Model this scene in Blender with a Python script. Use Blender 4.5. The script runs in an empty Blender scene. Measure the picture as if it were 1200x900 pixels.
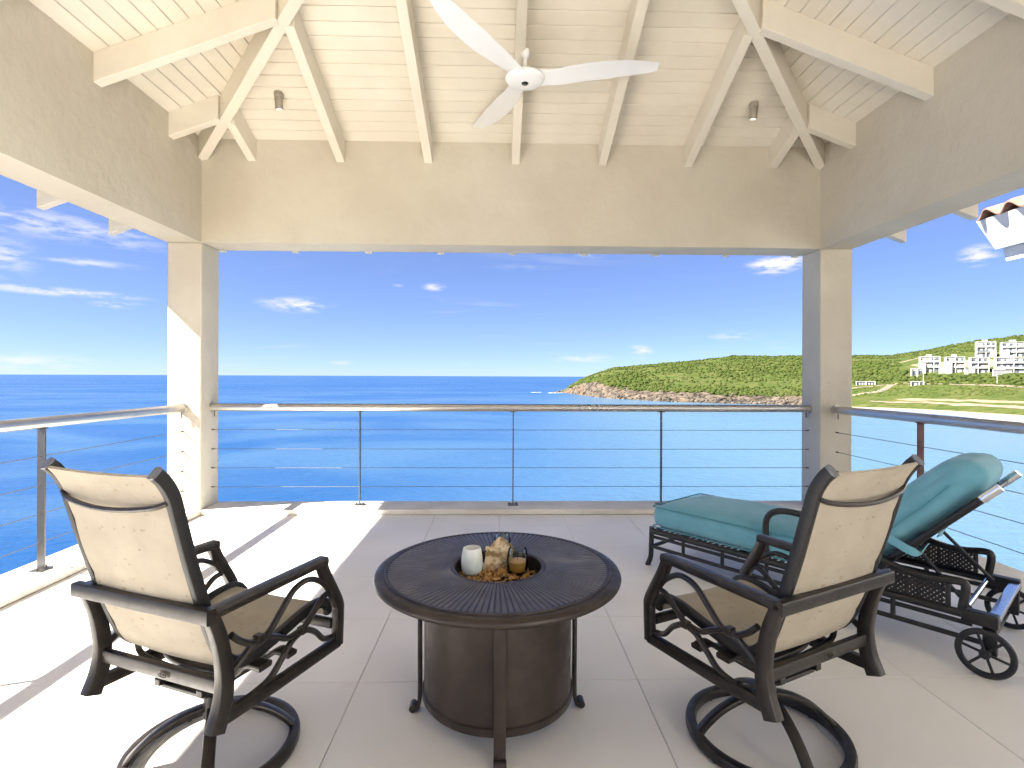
import bpy, bmesh, math, random
import numpy as np
from mathutils import Vector, Matrix, Quaternion

random.seed(7); np.random.seed(7)
SC = bpy.context.scene
COL = SC.collection
R = math.radians

# ------------------------------------------------------------------ camera
CAM_H, FPX, YAW, ROLL, CY = 1.45, 622.04, 0.0234, 0.0039, 440.96
cam_d = bpy.data.cameras.new('camera')
cam = bpy.data.objects.new('camera', cam_d); COL.objects.link(cam)
cam_d.sensor_width = 36.0
cam_d.lens = 36.0 * FPX / 1200.0
cam_d.shift_y = -(450 - CY) / 1200.0
cam_d.clip_start = 0.05; cam_d.clip_end = 200000
cam.matrix_world = (Matrix.Translation((0, 0, CAM_H)) @ Matrix.Rotation(-YAW, 4, 'Z')
                    @ Matrix.Rotation(R(90), 4, 'X') @ Matrix.Rotation(ROLL, 4, 'Z'))
SC.camera = cam

# ------------------------------------------------------------------ sun, sky, exposure
TO_SUN = Vector((-1.018, -0.30, 1.0)).normalized()
ELEV = math.asin(TO_SUN.z)
sun_d = bpy.data.lights.new('sun', 'SUN')
sun_d.energy = 5.0; sun_d.angle = R(0.53); sun_d.color = (1.0, 0.95, 0.87)
sun = bpy.data.objects.new('sun', sun_d); COL.objects.link(sun)
sun.rotation_euler = TO_SUN.to_track_quat('Z', 'Y').to_euler()
SKY_STRENGTH = 0.05
EXPOSURE = 2.52

world = bpy.data.worlds.new('World'); SC.world = world; world.use_nodes = True
wn, wl = world.node_tree.nodes, world.node_tree.links
wn.clear()
w_out = wn.new('ShaderNodeOutputWorld'); w_bg = wn.new('ShaderNodeBackground')
w_sky = wn.new('ShaderNodeTexSky'); w_sky.sky_type = 'NISHITA'; w_sky.sun_disc = False
w_sky.sun_elevation = ELEV
# Nishita: sun_rotation 0 = +Y, positive turns towards +X (clockwise from above)
w_sky.sun_rotation = math.atan2(TO_SUN.x, TO_SUN.y) % (2 * math.pi)
w_sky.altitude = 0; w_sky.air_density = 0.36; w_sky.dust_density = 0.15; w_sky.ozone_density = 4.0
w_bg.inputs['Strength'].default_value = SKY_STRENGTH
wl.new(w_bg.outputs[0], w_out.inputs[0])

def wnode(t, **kw):
    n = wn.new(t)
    for k, v in kw.items(): setattr(n, k, v)
    return n
def wmath(op, a, b=None, clamp=False):
    n = wn.new('ShaderNodeMath'); n.operation = op; n.use_clamp = clamp
    for i, v in enumerate((a, b)):
        if v is None: continue
        if isinstance(v, (int, float)): n.inputs[i].default_value = v
        else: wl.new(v, n.inputs[i])
    return n.outputs[0]
geo = wnode('ShaderNodeTexCoord')
sep = wnode('ShaderNodeSeparateXYZ'); wl.new(geo.outputs['Generated'], sep.inputs[0])
dx_, dy_, dz_ = sep.outputs
zc = wmath('ADD', wmath('MAXIMUM', dz_, 0.0), 0.10)
cu = wmath('DIVIDE', dx_, zc); cv = wmath('DIVIDE', dy_, zc)
comb = wnode('ShaderNodeCombineXYZ'); wl.new(cu, comb.inputs[0]); wl.new(cv, comb.inputs[1])
# wispy cirrus over the whole sky dome
mp = wnode('ShaderNodeMapping'); mp.inputs['Scale'].default_value = (0.55, 1.5, 1); mp.inputs['Rotation'].default_value = (0, 0, R(12))
wl.new(comb.outputs[0], mp.inputs[0])
n1 = wnode('ShaderNodeTexNoise'); n1.inputs['Scale'].default_value = 1.35; n1.inputs['Detail'].default_value = 9
n1.inputs['Roughness'].default_value = 0.58; n1.inputs['Distortion'].default_value = 0.9
wl.new(mp.outputs[0], n1.inputs['Vector'])
n2 = wnode('ShaderNodeTexNoise'); n2.inputs['Scale'].default_value = 0.42; n2.inputs['Detail'].default_value = 2
wl.new(comb.outputs[0], n2.inputs['Vector'])
def wramp(val, a, b):
    m = wnode('ShaderNodeMapRange'); m.interpolation_type = 'SMOOTHSTEP'
    m.inputs['From Min'].default_value = a; m.inputs['From Max'].default_value = b
    wl.new(val, m.inputs['Value']); return m.outputs[0]
cirrus = wmath('MULTIPLY', wramp(n1.outputs[0], 0.50, 0.78), wramp(n2.outputs[0], 0.44, 0.66))
# the few small fair-weather puffs: world azimuth / elevation, size
nz = wnode('ShaderNodeTexNoise'); nz.inputs['Scale'].default_value = 22; nz.inputs['Detail'].default_value = 6; nz.inputs['Roughness'].default_value = 0.6
mp2 = wnode('ShaderNodeMapping'); mp2.inputs['Scale'].default_value = (1, 1, 4.5)
wl.new(geo.outputs['Generated'], mp2.inputs[0]); wl.new(mp2.outputs[0], nz.inputs['Vector'])
az = wmath('ARCTAN2', dx_, dy_)
el = wmath('ARCSINE', dz_)
PUFFS = []
def puff(px, py, w, h, k=1.0):
    a = math.atan((px - 600) / FPX) + YAW
    e = math.atan((CY - py + 0.0039 * (px - 600)) / FPX * math.cos(math.atan((px - 600) / FPX)))
    PUFFS.append((a, e, w / FPX, h / FPX, k))
for p in ((347, 357, 46, 10, .9), (507, 336, 17, 6, .9), (466, 335, 9, 4, .5), (911, 309, 34, 13, 1.3), (750, 412, 17, 10, .9),
          (682, 420, 48, 8, .55), (860, 394, 40, 8, .5), (1146, 299, 17, 11, 1.0), (70, 342, 75, 5, .9), (138, 357, 26, 5, .8),
          (60, 263, 130, 18, .6), (130, 283, 70, 9, .5), (95, 307, 60, 5, .6), (2, 300, 30, 24, .6), (20, 425, 70, 12, .6), (548, 427, 16, 4, .5), (400, 425, 18, 4, .5), (615, 313, 60, 6, .3), (690, 300, 30, 5, .5)):
    puff(*p)
acc = None
for (a, e, sw, sh, k) in PUFFS:
    u = wmath('DIVIDE', wmath('SUBTRACT', az, a), sw); v = wmath('DIVIDE', wmath('SUBTRACT', el, e), sh)
    d2 = wmath('ADD', wmath('MULTIPLY', u, u), wmath('MULTIPLY', v, v))
    m = wmath('MULTIPLY', wmath('SUBTRACT', 1.15, wmath('SQRT', d2), True), k)
    acc = m if acc is None else wmath('MAXIMUM', acc, m)
pf = wmath('MULTIPLY', acc, wramp(nz.outputs[0], 0.30, 0.62))
pf = wramp(pf, 0.05, 0.95)
cloud = wmath('MAXIMUM', wmath('MULTIPLY', cirrus, 0.30), pf, True)
cloud = wmath('MULTIPLY', cloud, wramp(dz_, -0.01, 0.02))
mixc = wnode('ShaderNodeMix'); mixc.data_type = 'RGBA'
# soften the brightness range of the whole dome evenly (the photograph is an exposure blend) and match its white balance
lum = wnode('ShaderNodeRGBToBW'); wl.new(w_sky.outputs[0], lum.inputs[0])
gain = wmath('POWER', wmath('DIVIDE', wmath('MAXIMUM', lum.outputs[0], 0.2), 1.45), -0.38)
tint = wnode('ShaderNodeVectorMath', operation='MULTIPLY'); tint.inputs[1].default_value = (1.04, 0.965, 1.03)
scl = wnode('ShaderNodeVectorMath', operation='SCALE'); wl.new(w_sky.outputs[0], tint.inputs[0])
hs = wnode('ShaderNodeHueSaturation'); hs.inputs['Saturation'].default_value = 0.97; hs.inputs['Value'].default_value = 1.0
wl.new(tint.outputs[0], hs.inputs['Color']); wl.new(hs.outputs[0], scl.inputs[0]); wl.new(gain, scl.inputs['Scale'])
wl.new(cloud, mixc.inputs[0]); wl.new(scl.outputs[0], mixc.inputs[6])
CLOUD_LEVEL = 3.6
mixc.inputs[7].default_value = (CLOUD_LEVEL, CLOUD_LEVEL * .99, CLOUD_LEVEL * 1.02, 1)
wl.new(mixc.outputs[2], w_bg.inputs['Color'])

vs = SC.view_settings
vs.view_transform = 'Standard'; vs.look = 'None'; vs.gamma = 1.0; vs.exposure = EXPOSURE; vs.use_curve_mapping = False
SC.render.engine = 'CYCLES'
SC.cycles.use_denoising = True
SC.cycles.max_bounces = 12; SC.cycles.diffuse_bounces = 6; SC.cycles.glossy_bounces = 4; SC.cycles.transmission_bounces = 8
SC.cycles.sample_clamp_indirect = 8.0
SC.cycles.caustics_reflective = False; SC.cycles.caustics_refractive = False

# ------------------------------------------------------------------ materials
class NT:
    def __init__(s, m): s.n, s.l = m.node_tree.nodes, m.node_tree.links
    def new(s, t, **kw):
        n = s.n.new(t)
        for k, v in kw.items(): setattr(n, k, v)
        return n
    def put(s, sock, v):
        if hasattr(v, 'is_output'): s.l.new(v, sock)
        elif isinstance(v, (tuple, list)) and len(v) == 3 and len(sock.default_value) == 4: sock.default_value = (*v, 1)
        else: sock.default_value = v
    def noise(s, scale, detail=4, rough=.55, vec=None, dist=0):
        n = s.new('ShaderNodeTexNoise')
        n.inputs['Scale'].default_value = scale; n.inputs['Detail'].default_value = detail
        n.inputs['Roughness'].default_value = rough; n.inputs['Distortion'].default_value = dist
        if vec is not None: s.l.new(vec, n.inputs['Vector'])
        return n.outputs[0]
    def coord(s, kind='Object', scale=None, rot=None):
        c = s.new('ShaderNodeTexCoord').outputs[kind]
        if scale or rot:
            m = s.new('ShaderNodeMapping'); s.l.new(c, m.inputs[0])
            if scale: m.inputs['Scale'].default_value = scale
            if rot: m.inputs['Rotation'].default_value = rot
            c = m.outputs[0]
        return c
    def pos(s, scale=None):
        c = s.new('ShaderNodeNewGeometry').outputs['Position']
        if scale:
            m = s.new('ShaderNodeMapping'); s.l.new(c, m.inputs[0]); m.inputs['Scale'].default_value = scale; c = m.outputs[0]
        return c
    def mr(s, v, a, b, c=0., d=1., smooth=True):
        m = s.new('ShaderNodeMapRange'); s.l.new(v, m.inputs['Value'])
        if smooth: m.interpolation_type = 'SMOOTHSTEP'
        for k, x in zip(('From Min', 'From Max', 'To Min', 'To Max'), (a, b, c, d)): m.inputs[k].default_value = x
        return m.outputs[0]
    def mix(s, f, a, b):
        m = s.new('ShaderNodeMix', data_type='RGBA')
        s.put(m.inputs[0], f); s.put(m.inputs[6], a); s.put(m.inputs[7], b); return m.outputs[2]
    def math(s, op, a, b=None, clamp=False):
        m = s.new('ShaderNodeMath', operation=op, use_clamp=clamp)
        s.put(m.inputs[0], a)
        if b is not None: s.put(m.inputs[1], b)
        return m.outputs[0]
    def bump(s, h, strength, dist, normal=None):
        b = s.new('ShaderNodeBump'); b.inputs['Strength'].default_value = strength; b.inputs['Distance'].default_value = dist
        s.l.new(h, b.inputs['Height'])
        if normal is not None: s.l.new(normal, b.inputs['Normal'])
        return b.outputs[0]

MATS = {}
def material(name, color=(.5, .5, .5), rough=.5, metal=0., spec=.5, fn=None, **kw):
    m = bpy.data.materials.new(name); m.use_nodes = True
    t = NT(m); b = t.n['Principled BSDF']
    b.inputs['Base Color'].default_value = (*color, 1); b.inputs['Roughness'].default_value = rough
    b.inputs['Metallic'].default_value = metal; b.inputs['Specular IOR Level'].default_value = spec
    for k, v in kw.items(): t.put(b.inputs[k.replace('_', ' ')], v)
    if fn: fn(t, b)
    MATS[name] = m; return m

def two_tone(c1, c2, scale, bump=(0, 0, 0), detail=5, lo=.35, hi=.65, rough=None, kind='pos'):
    def fn(t, b):
        v = t.pos() if kind == 'pos' else t.coord('Object')
        f = t.mr(t.noise(scale, detail, vec=v), lo, hi)
        t.put(b.inputs['Base Color'], t.mix(f, c1, c2))
        if bump[0]: t.put(b.inputs['Normal'], t.bump(t.noise(bump[0], 6, vec=v), bump[1], bump[2]))
        if rough: t.put(b.inputs['Roughness'], t.mr(t.noise(scale * 2.3, 4, vec=v), .3, .7, *rough))
    return fn

def f_plaster(t, b):
    v = t.pos()
    f = t.mr(t.noise(1.1, 6, .6, v), .3, .7)
    c = t.mix(f, (.495, .445, .36), (.56, .515, .425))
    st = t.mr(t.noise(3.0, 5, .65, t.pos((1, 1, .35))), .58, .8)
    c = t.mix(t.math('MULTIPLY', st, .25), c, (.47, .415, .32))
    t.put(b.inputs['Base Color'], c)
    h = t.math('ADD', t.math('MULTIPLY', t.noise(9, 3, vec=v), .6), t.math('MULTIPLY', t.noise(130, 3, .7, v), .12))
    h = t.math('ADD', h, t.math('MULTIPLY', t.noise(32, 4, .6, t.pos((1, 1, .6)), .6), .22))
    t.put(b.inputs['Normal'], t.bump(h, .6, .022))
material('plaster', rough=.85, fn=f_plaster)
def f_wood(t, b):
    o = t.new('ShaderNodeObjectInfo')
    v = t.pos((1, 1, 1))
    f = t.noise(2.2, 5, .6, v)
    c = t.mix(t.mr(f, .3, .7), (.655, .605, .51), (.71, .665, .57))
    c = t.mix(t.math('MULTIPLY', o.outputs['Random'], .35), c, (.625, .575, .485))
    t.put(b.inputs['Base Color'], c)
    t.put(b.inputs['Normal'], t.bump(t.math('ADD', t.noise(40, 4, .6, v), t.noise(5, 3, .5, v)), .12, .01))
material('painted_wood', rough=.45, fn=f_wood)
material('roof_deck', (.6, .53, .42), .8)
def f_tile(t, b):
    o = t.new('ShaderNodeObjectInfo'); v = t.pos()
    f = t.mr(t.noise(1.7, 3, .5, v), .25, .75)
    c = t.mix(f, (.82, .79, .745), (.87, .845, .805))
    c = t.mix(t.math('MULTIPLY', t.mr(t.noise(90, 3, .6, v), .45, .75), .2), c, (.76, .725, .67))
    c = t.mix(t.math('MULTIPLY', o.outputs['Random'], .3), c, (.77, .74, .69))
    st = t.math('MULTIPLY', t.mr(t.noise(.8, 3, .5, v, .6), .35, .8), .5)
    c = t.mix(st, c, (.70, .66, .60))
    t.put(b.inputs['Base Color'], c)
    t.put(b.inputs['Roughness'], t.mr(t.noise(2.5, 3, .5, v), .3, .7, .30, .44))
    t.put(b.inputs['Normal'], t.bump(t.noise(180, 3, .6, v), .06, .004))
material('floor_tile', rough=.4, fn=f_tile)
material('grout', (.52, .49, .44), .9)
material('kerb_stone', rough=.7, fn=two_tone((.66, .61, .52), (.75, .71, .63), 3.5, (60, .15, .006)))
def f_bronze(t, b):
    v = t.coord('Object')
    f = t.mr(t.noise(14, 6, .65, v), .35, .7)
    t.put(b.inputs['Base Color'], t.mix(f, (.018, .0145, .0125), (.034, .027, .023)))
    t.put(b.inputs['Roughness'], t.mr(t.noise(35, 4, vec=v), .3, .7, .28, .42))
    t.put(b.inputs['Normal'], t.bump(t.noise(160, 3, vec=v), .12, .002))
material('bronze', rough=.45, metal=.25, fn=f_bronze)
def f_drum(t, b):
    v = t.coord('Object')
    f = t.mr(t.noise(7, 6, .65, v), .35, .7)
    t.put(b.inputs['Base Color'], t.mix(f, (.030, .022, .018), (.050, .037, .031)))
    t.put(b.inputs['Roughness'], t.mr(t.noise(20, 4, vec=v), .3, .7, .34, .5))
    t.put(b.inputs['Normal'], t.bump(t.noise(90, 3, vec=v), .1, .002))
material('table_metal', rough=.5, metal=.35, fn=f_drum)
def f_ttop(t, b):
    v = t.coord('Object')
    f = t.mr(t.noise(9, 6, .65, v), .35, .7)
    t.put(b.inputs['Base Color'], t.mix(f, (.085, .076, .076), (.13, .118, .118)))
    t.put(b.inputs['Roughness'], t.mr(t.noise(14, 4, vec=v), .3, .7, .3, .42))
    t.put(b.inputs['Normal'], t.bump(t.noise(90, 3, vec=v), .08, .002))
material('table_top', rough=.35, metal=.45, spec=.7, fn=f_ttop)
def f_wicker(t, b):
    v = t.coord('Object')
    f = t.mr(t.noise(25, 5, .7, v), .5, .8)
    t.put(b.inputs['Base Color'], t.mix(f, (.008, .007, .007), (.035, .028, .023)))
    t.put(b.inputs['Normal'], t.bump(t.noise(120, 3, vec=v), .2, .002))
material('wicker_black', rough=.38, fn=f_wicker)
def f_steel(t, b):
    v = t.pos((1, 1, 1))
    t.put(b.inputs['Roughness'], t.mr(t.noise(5, 3, .5, v), .3, .7, .34, .42))
    t.put(b.inputs['Base Color'], t.mix(t.mr(t.noise(3, 4, .6, v), .5, .8), (.56, .54, .51), (.46, .42, .37)))
material('steel', rough=.25, metal=1., fn=f_steel)
material('post_steel', (.13, .13, .13), .38, .85)
material('cable_steel', (.10, .10, .10), .6, .2)
material('grey_cap', (.16, .165, .18), .35, .3)
material('steel_wrap', (.75, .77, .8), .2, 1.)
material('rail_sleeve', (.010, .009, .009), .5)
material('rust_post', rough=.6, fn=two_tone((.075, .03, .028), (.12, .05, .042), 18))
def f_sling(t, b):
    v = t.coord('Object')
    f = t.mr(t.noise(5, 5, .6, v), .3, .7)
    c = t.mix(f, (.34, .30, .235), (.395, .35, .28))
    c = t.mix(t.math('MULTIPLY', t.mr(t.noise(48, 3, .5, t.coord('Object', (.7, 1, 1.3))), .66, .72), .7), c, (.22, .165, .11))
    c = t.mix(t.math('MULTIPLY', t.mr(t.noise(28, 3, .5, t.coord('Object', (1, 1, 1.6))), .69, .76), .6), c, (.20, .15, .10))
    c = t.mix(t.math('MULTIPLY', t.mr(t.noise(3.3, 6, .7, v, .6), .52, .70), .4), c, (.27, .23, .18))
    t.put(b.inputs['Base Color'], c)
    w = t.new('ShaderNodeTexWave'); w.inputs['Scale'].default_value = 95; w.inputs['Distortion'].default_value = 1.5
    w.bands_direction = 'Z'; t.l.new(v, w.inputs['Vector'])
    t.put(b.inputs['Normal'], t.bump(t.math('ADD', w.outputs['Fac'], t.noise(400, 2, vec=v)), .2, .0012))
material('sling_fabric', rough=.8, spec=.25, fn=f_sling)
def f_teal(t, b):
    v = t.coord('Object')
    f = t.mr(t.noise(4, 6, .65, v), .3, .72)
    t.put(b.inputs['Base Color'], t.mix(f, (.125, .34, .42), (.175, .415, .495)))
    h = t.math('ADD', t.math('MULTIPLY', t.noise(9, 3, .5, v, .8), 1.0), t.math('MULTIPLY', t.noise(300, 2, vec=v), .05))
    t.put(b.inputs['Normal'], t.bump(h, .45, .012))
material('teal_fabric', rough=.85, spec=.2, Sheen_Weight=.25, fn=f_teal)
material('teal_piping', (.075, .28, .335), .8)
material('fan_white', (.80, .80, .79), .35)
material('black_plastic', (.01, .01, .012), .25)
material('lamp_housing', (.42, .38, .32), .4, .6)
material('lamp_lens', (.9, .86, .75), .3, Emission_Color=(1, .87, .62), Emission_Strength=1.2)
material('fastener', (.16, .12, .09), .5, .7)
material('candle_wax', rough=.5, Subsurface_Weight=.3, fn=two_tone((.78, .75, .71), (.83, .81, .78), 20, kind='obj'))
material('wax_amber', (.50, .25, .045), .4)
def f_glass(t, b):
    # thin-walled jar: clear where seen square on, reflecting at grazing angles
    tr = t.new('ShaderNodeBsdfTransparent'); gl = t.new('ShaderNodeBsdfGlossy'); gl.inputs['Roughness'].default_value = .04
    tr.inputs['Color'].default_value = (.93, .96, .96, 1)
    lw = t.new('ShaderNodeLayerWeight'); lw.inputs['Blend'].default_value = .17
    mx = t.new('ShaderNodeMixShader'); t.l.new(lw.outputs['Fresnel'], mx.inputs[0]); t.l.new(tr.outputs[0], mx.inputs[1]); t.l.new(gl.outputs[0], mx.inputs[2])
    t.l.new(mx.outputs[0], t.n['Material Output'].inputs[0])
material('clear_glass', (.96, .98, .98), .03, fn=f_glass)
material('driftwood', rough=.9, fn=two_tone((.26, .17, .08), (.66, .54, .36), 26, (60, .8, .012), kind='obj', lo=.38, hi=.56))
material('bark', rough=.75, fn=two_tone((.16, .075, .02), (.45, .25, .07), 45, kind='pos'))
material('tyre', (.012, .012, .013), .6)
def f_sea(t, b):
    p = t.pos()
    s = t.new('ShaderNodeSeparateXYZ'); t.l.new(p, s.inputs[0])
    # shallow sandy bay to the right, deep water to the left
    bay = t.mr(t.math('ADD', s.outputs[0], t.math('MULTIPLY', s.outputs[1], -.12)), -45, 50)
    far = t.mr(s.outputs[1], 260, 900)
    bay = t.math('MULTIPLY', bay, t.math('SUBTRACT', 1., far))
    patch = t.mr(t.noise(.011, 4, .55, t.pos((1, 1.6, 1)), .7), .38, .64)
    bay = t.math('MAXIMUM', bay, t.math('MULTIPLY', patch, t.math('MULTIPLY', .42, t.mr(s.outputs[1], 900, 80))))
    c = t.mix(bay, SEA_DEEP, SEA_BAY)
    t.put(b.inputs['Base Color'], c)
    st = t.noise(.012, 4, .6, t.pos((.35, 1.3, 1)), .5)
    t.put(b.inputs['Roughness'], t.mr(st, .35, .65, .2, .3))
    h = t.math('ADD', t.math('MULTIPLY', t.noise(.55, 5, .62, t.pos((.6, 1.3, 1)), .4), 1.0), t.math('MULTIPLY', t.noise(.06, 3, .5, t.pos((.5, 1.5, 1))), .8))
    t.put(b.inputs['Normal'], t.bump(h, .8, .45))
SEA_DEEP = (.008, .050, .148); SEA_BAY = (.068, .132, .192)
material('sea_water', rough=.2, spec=.3, IOR=1.33, fn=f_sea)
def f_land(t, b):
    a = t.new('ShaderNodeAttribute'); a.attribute_name = 'zone'
    s = t.new('ShaderNodeSeparateColor'); t.l.new(a.outputs['Color'], s.inputs[0])
    rock, sand, dirt = s.outputs
    p = t.pos()
    g = t.mix(t.mr(t.noise(.035, 6, .6, p), .35, .65), (.050, .070, .014), (.080, .086, .026))
    g = t.mix(t.mr(t.noise(.22, 5, .65, p), .45, .7), g, (.030, .052, .009))
    g = t.mix(t.math('MULTIPLY', t.mr(t.noise(.05, 4, .6, p), .6, .75), .5), g, (.16, .14, .07))
    rk = t.mix(t.mr(t.noise(.16, 7, .7, t.pos((1, 1, 2.2))), .38, .62), (.030, .024, .019), (.125, .10, .074))
    rk = t.mix(t.mr(t.noise(.05, 3, .6, p), .55, .7), rk, (.13, .085, .05))
    e = t.math('ADD', t.math('MULTIPLY', t.noise(.25, 5, .65, p), .5), -.25)
    c = t.mix(t.mr(t.math('ADD', rock, e), .35, .6), g, rk)
    c = t.mix(t.mr(t.math('ADD', dirt, e), .4, .6), c, (.22, .165, .11))
    c = t.mix(t.mr(t.math('ADD', sand, e), .4, .6), c, (.25, .22, .17))
    t.put(b.inputs['Base Color'], c)
    t.put(b.inputs['Normal'], t.bump(t.noise(.5, 6, .7, p), .8, 1.2))
material('land', rough=.95, spec=.1, fn=f_land)
def f_shrub(t, b):
    p = t.pos()
    f = t.mr(t.noise(.13, 5, .7, p), .32, .66)
    c = t.mix(f, (.024, .038, .008), (.062, .076, .017))
    c = t.mix(t.mr(t.noise(.03, 3, .6, p), .5, .7), c, (.042, .064, .011))
    t.put(b.inputs['Base Color'], c)
    t.put(b.inputs['Normal'], t.bump(t.noise(1.2, 5, .7, p), .9, .8))
material('shrub_leaf', rough=.9, spec=.1, fn=f_shrub)
material('boulder', rough=.9, fn=two_tone((.016, .014, .012), (.105, .083, .062), .25, (1., .8, .6)))
material('dirt_road', rough=.95, fn=two_tone((.13, .10, .068), (.18, .142, .10), .3))
material('house_white', rough=.8, fn=two_tone((.36, .35, .335), (.43, .42, .405), .3))
material('house_brown', (.30, .17, .10), .7)
material('house_grey', (.45, .43, .40), .8)
material('house_glass', (.06, .07, .08), .2)
material('terracotta', rough=.85, fn=two_tone((.21, .118, .085), (.29, .175, .135), 9, (30, .4, .01)))
material('white_paint', rough=.6, fn=two_tone((.76, .75, .72), (.81, .80, .78), 4))
material('wood_pole', (.32, .30, .27), .8)
material('foam', (.85, .87, .88), .9)
material('cliff_rock', rough=.95, fn=two_tone((.10, .08, .05), (.26, .21, .14), .6, (2., .8, .3)))
material('badge', (.16, .14, .12), .35, .8)

# ------------------------------------------------------------------ mesh helpers
def vfmesh(name, V, F, mat, smooth=False):
    me = bpy.data.meshes.new(name)
    me.from_pydata([tuple(v) for v in V], [], [tuple(f) for f in F])
    me.materials.append(MATS[mat] if isinstance(mat, str) else mat)
    if smooth: me.polygons.foreach_set('use_smooth', [True] * len(me.polygons))
    me.update(); return me
class MB:
    def __init__(s): s.V, s.F = [], []
    def add(s, V, F):
        o = len(s.V); s.V += [Vector(v) for v in V]; s.F += [tuple(i + o for i in f) for f in F]; return s
    def box(s, x0, x1, y0, y1, z0, z1, M=None):
        V = [Vector(p) for p in ((x0, y0, z0), (x1, y0, z0), (x1, y1, z0), (x0, y1, z0), (x0, y0, z1), (x1, y0, z1), (x1, y1, z1), (x0, y1, z1))]
        if M: V = [M @ v for v in V]
        return s.add(V, [(0, 3, 2, 1), (4, 5, 6, 7), (0, 1, 5, 4), (1, 2, 6, 5), (2, 3, 7, 6), (3, 0, 4, 7)])
    def sweep(s, pts, sec, up=(0, 0, 1), closed=False, cap=True, scales=None):
        """section sec (list of (a,b)): a along side, b along 'up'-ish normal"""
        pts = [Vector(p) for p in pts]; n = len(pts); k = len(sec); V = []
        up = Vector(up)
        for i, p in enumerate(pts):
            a = pts[(i - 1) % n] if (closed or i > 0) else pts[i]
            b = pts[(i + 1) % n] if (closed or i < n - 1) else pts[i]
            t = (b - a).normalized()
            side = t.cross(up)
            if side.length < 1e-5: side = t.cross(Vector((0, 1, 0.01)))
            side.normalize(); nn = side.cross(t).normalized()
            q = 1. if scales is None else scales[i]
            for (u, v) in sec: V.append(p + side * u * q + nn * v * q)
        F = []
        m = n if closed else n - 1
        for i in range(m):
            j = (i + 1) % n
            for a in range(k):
                b = (a + 1) % k
                F.append((i * k + a, j * k + a, j * k + b, i * k + b))
        if not closed and cap:
            F.append(tuple(range(k))); F.append(tuple(reversed([(n - 1) * k + a for a in range(k)])))
        return s.add(V, F)
    def tube(s, pts, r, n=8, up=(0, 0, 1), closed=False, scales=None):
        return s.sweep(pts, [(r * math.cos(2 * math.pi * i / n), r * math.sin(2 * math.pi * i / n)) for i in range(n)], up, closed, True, scales)
    def lathe(s, prof, n=48, c=(0, 0, 0)):
        k = len(prof); V = []
        for i in range(n):
            a = 2 * math.pi * i / n
            for (r, z) in prof: V.append((c[0] + r * math.cos(a), c[1] + r * math.sin(a), c[2] + z))
        F = []
        for i in range(n):
            j = (i + 1) % n
            for a in range(k - 1): F.append((i * k + a, j * k + a, j * k + a + 1, i * k + a + 1))
        return s.add(V, F)
    def prism(s, poly, axis, d0, d1):
        """poly in the two other axes, extruded along axis from d0 to d1"""
        def mk(p, d):
            return {'x': (d, p[0], p[1]), 'y': (p[0], d, p[1]), 'z': (p[0], p[1], d)}[axis]
        n = len(poly); V = [mk(p, d0) for p in poly] + [mk(p, d1) for p in poly]
        F = [tuple(range(n)), tuple(reversed(range(n, 2 * n)))] + [(i, i + n, (i + 1) % n + n, (i + 1) % n) for i in range(n)]
        return s.add(V, F)
    def mesh(s, name, mat, smooth=False, angle=None):
        me = vfmesh(name, s.V, s.F, mat)
        bm = bmesh.new(); bm.from_mesh(me); bmesh.ops.recalc_face_normals(bm, faces=bm.faces); bm.to_mesh(me); bm.free()
        if smooth:
            me.polygons.foreach_set('use_smooth', [True] * len(me.polygons))
            me.set_sharp_from_angle(angle=R(angle or 40))
        return me
    def build(s, name, mat, parent=None, smooth=False, bevel=0, seg=2, angle=None):
        return link(name, s.mesh(name, mat, smooth, angle), parent, bevel, seg)
def link(name, me, parent=None, bevel=0, seg=2):
    o = bpy.data.objects.new(name, me); COL.objects.link(o)
    if parent: o.parent = parent
    if bevel:
        m = o.modifiers.new('bevel', 'BEVEL'); m.width = bevel; m.segments = seg; m.limit_method = 'ANGLE'; m.angle_limit = R(35); m.harden_normals = False
    return o
def empty(name, loc=(0, 0, 0), rz=0.):
    o = bpy.data.objects.new(name, None); COL.objects.link(o); o.location = loc; o.rotation_euler = (0, 0, rz); o.empty_display_size = .1
    return o
def tag(o, label, cat, group=None):
    o['label'] = label; o['category'] = cat
    if group: o['group'] = group
    return o
def structure(o): o['kind'] = 'structure'; return o
def copy_tree(o, parent=None):
    c = o.copy(); COL.objects.link(c); c.parent = parent
    for ch in list(o.children): copy_tree(ch, c)
    return c
def spline(P, n=8, closed=False):
    P = [Vector(p) for p in P]; out = []; m = len(P)
    rng = range(m if closed else m - 1)
    for i in rng:
        if closed: p0, p1, p2, p3 = P[i - 1], P[i], P[(i + 1) % m], P[(i + 2) % m]
        else:
            p1, p2 = P[i], P[i + 1]
            p0 = P[i - 1] if i > 0 else p1 * 2 - p2
            p3 = P[i + 2] if i < m - 2 else p2 * 2 - p1
        for k in range(n):
            t = k / n
            out.append(.5 * (2 * p1 + (p2 - p0) * t + (2 * p0 - 5 * p1 + 4 * p2 - p3) * t * t + (3 * p1 - p0 - 3 * p2 + p3) * t ** 3))
    if not closed: out.append(P[-1])
    return out
def rrect(w, h, r=None, n=3):
    """rounded rectangle section"""
    r = r or min(w, h) * .25; out = []
    for cx, cy, a0 in ((w / 2 - r, h / 2 - r, 0), (-w / 2 + r, h / 2 - r, 90), (-w / 2 + r, -h / 2 + r, 180), (w / 2 - r, -h / 2 + r, 270)):
        for k in range(n):
            a = R(a0 + 90 * k / (n - 1)); out.append((cx + r * math.cos(a), cy + r * math.sin(a)))
    return out

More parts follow.
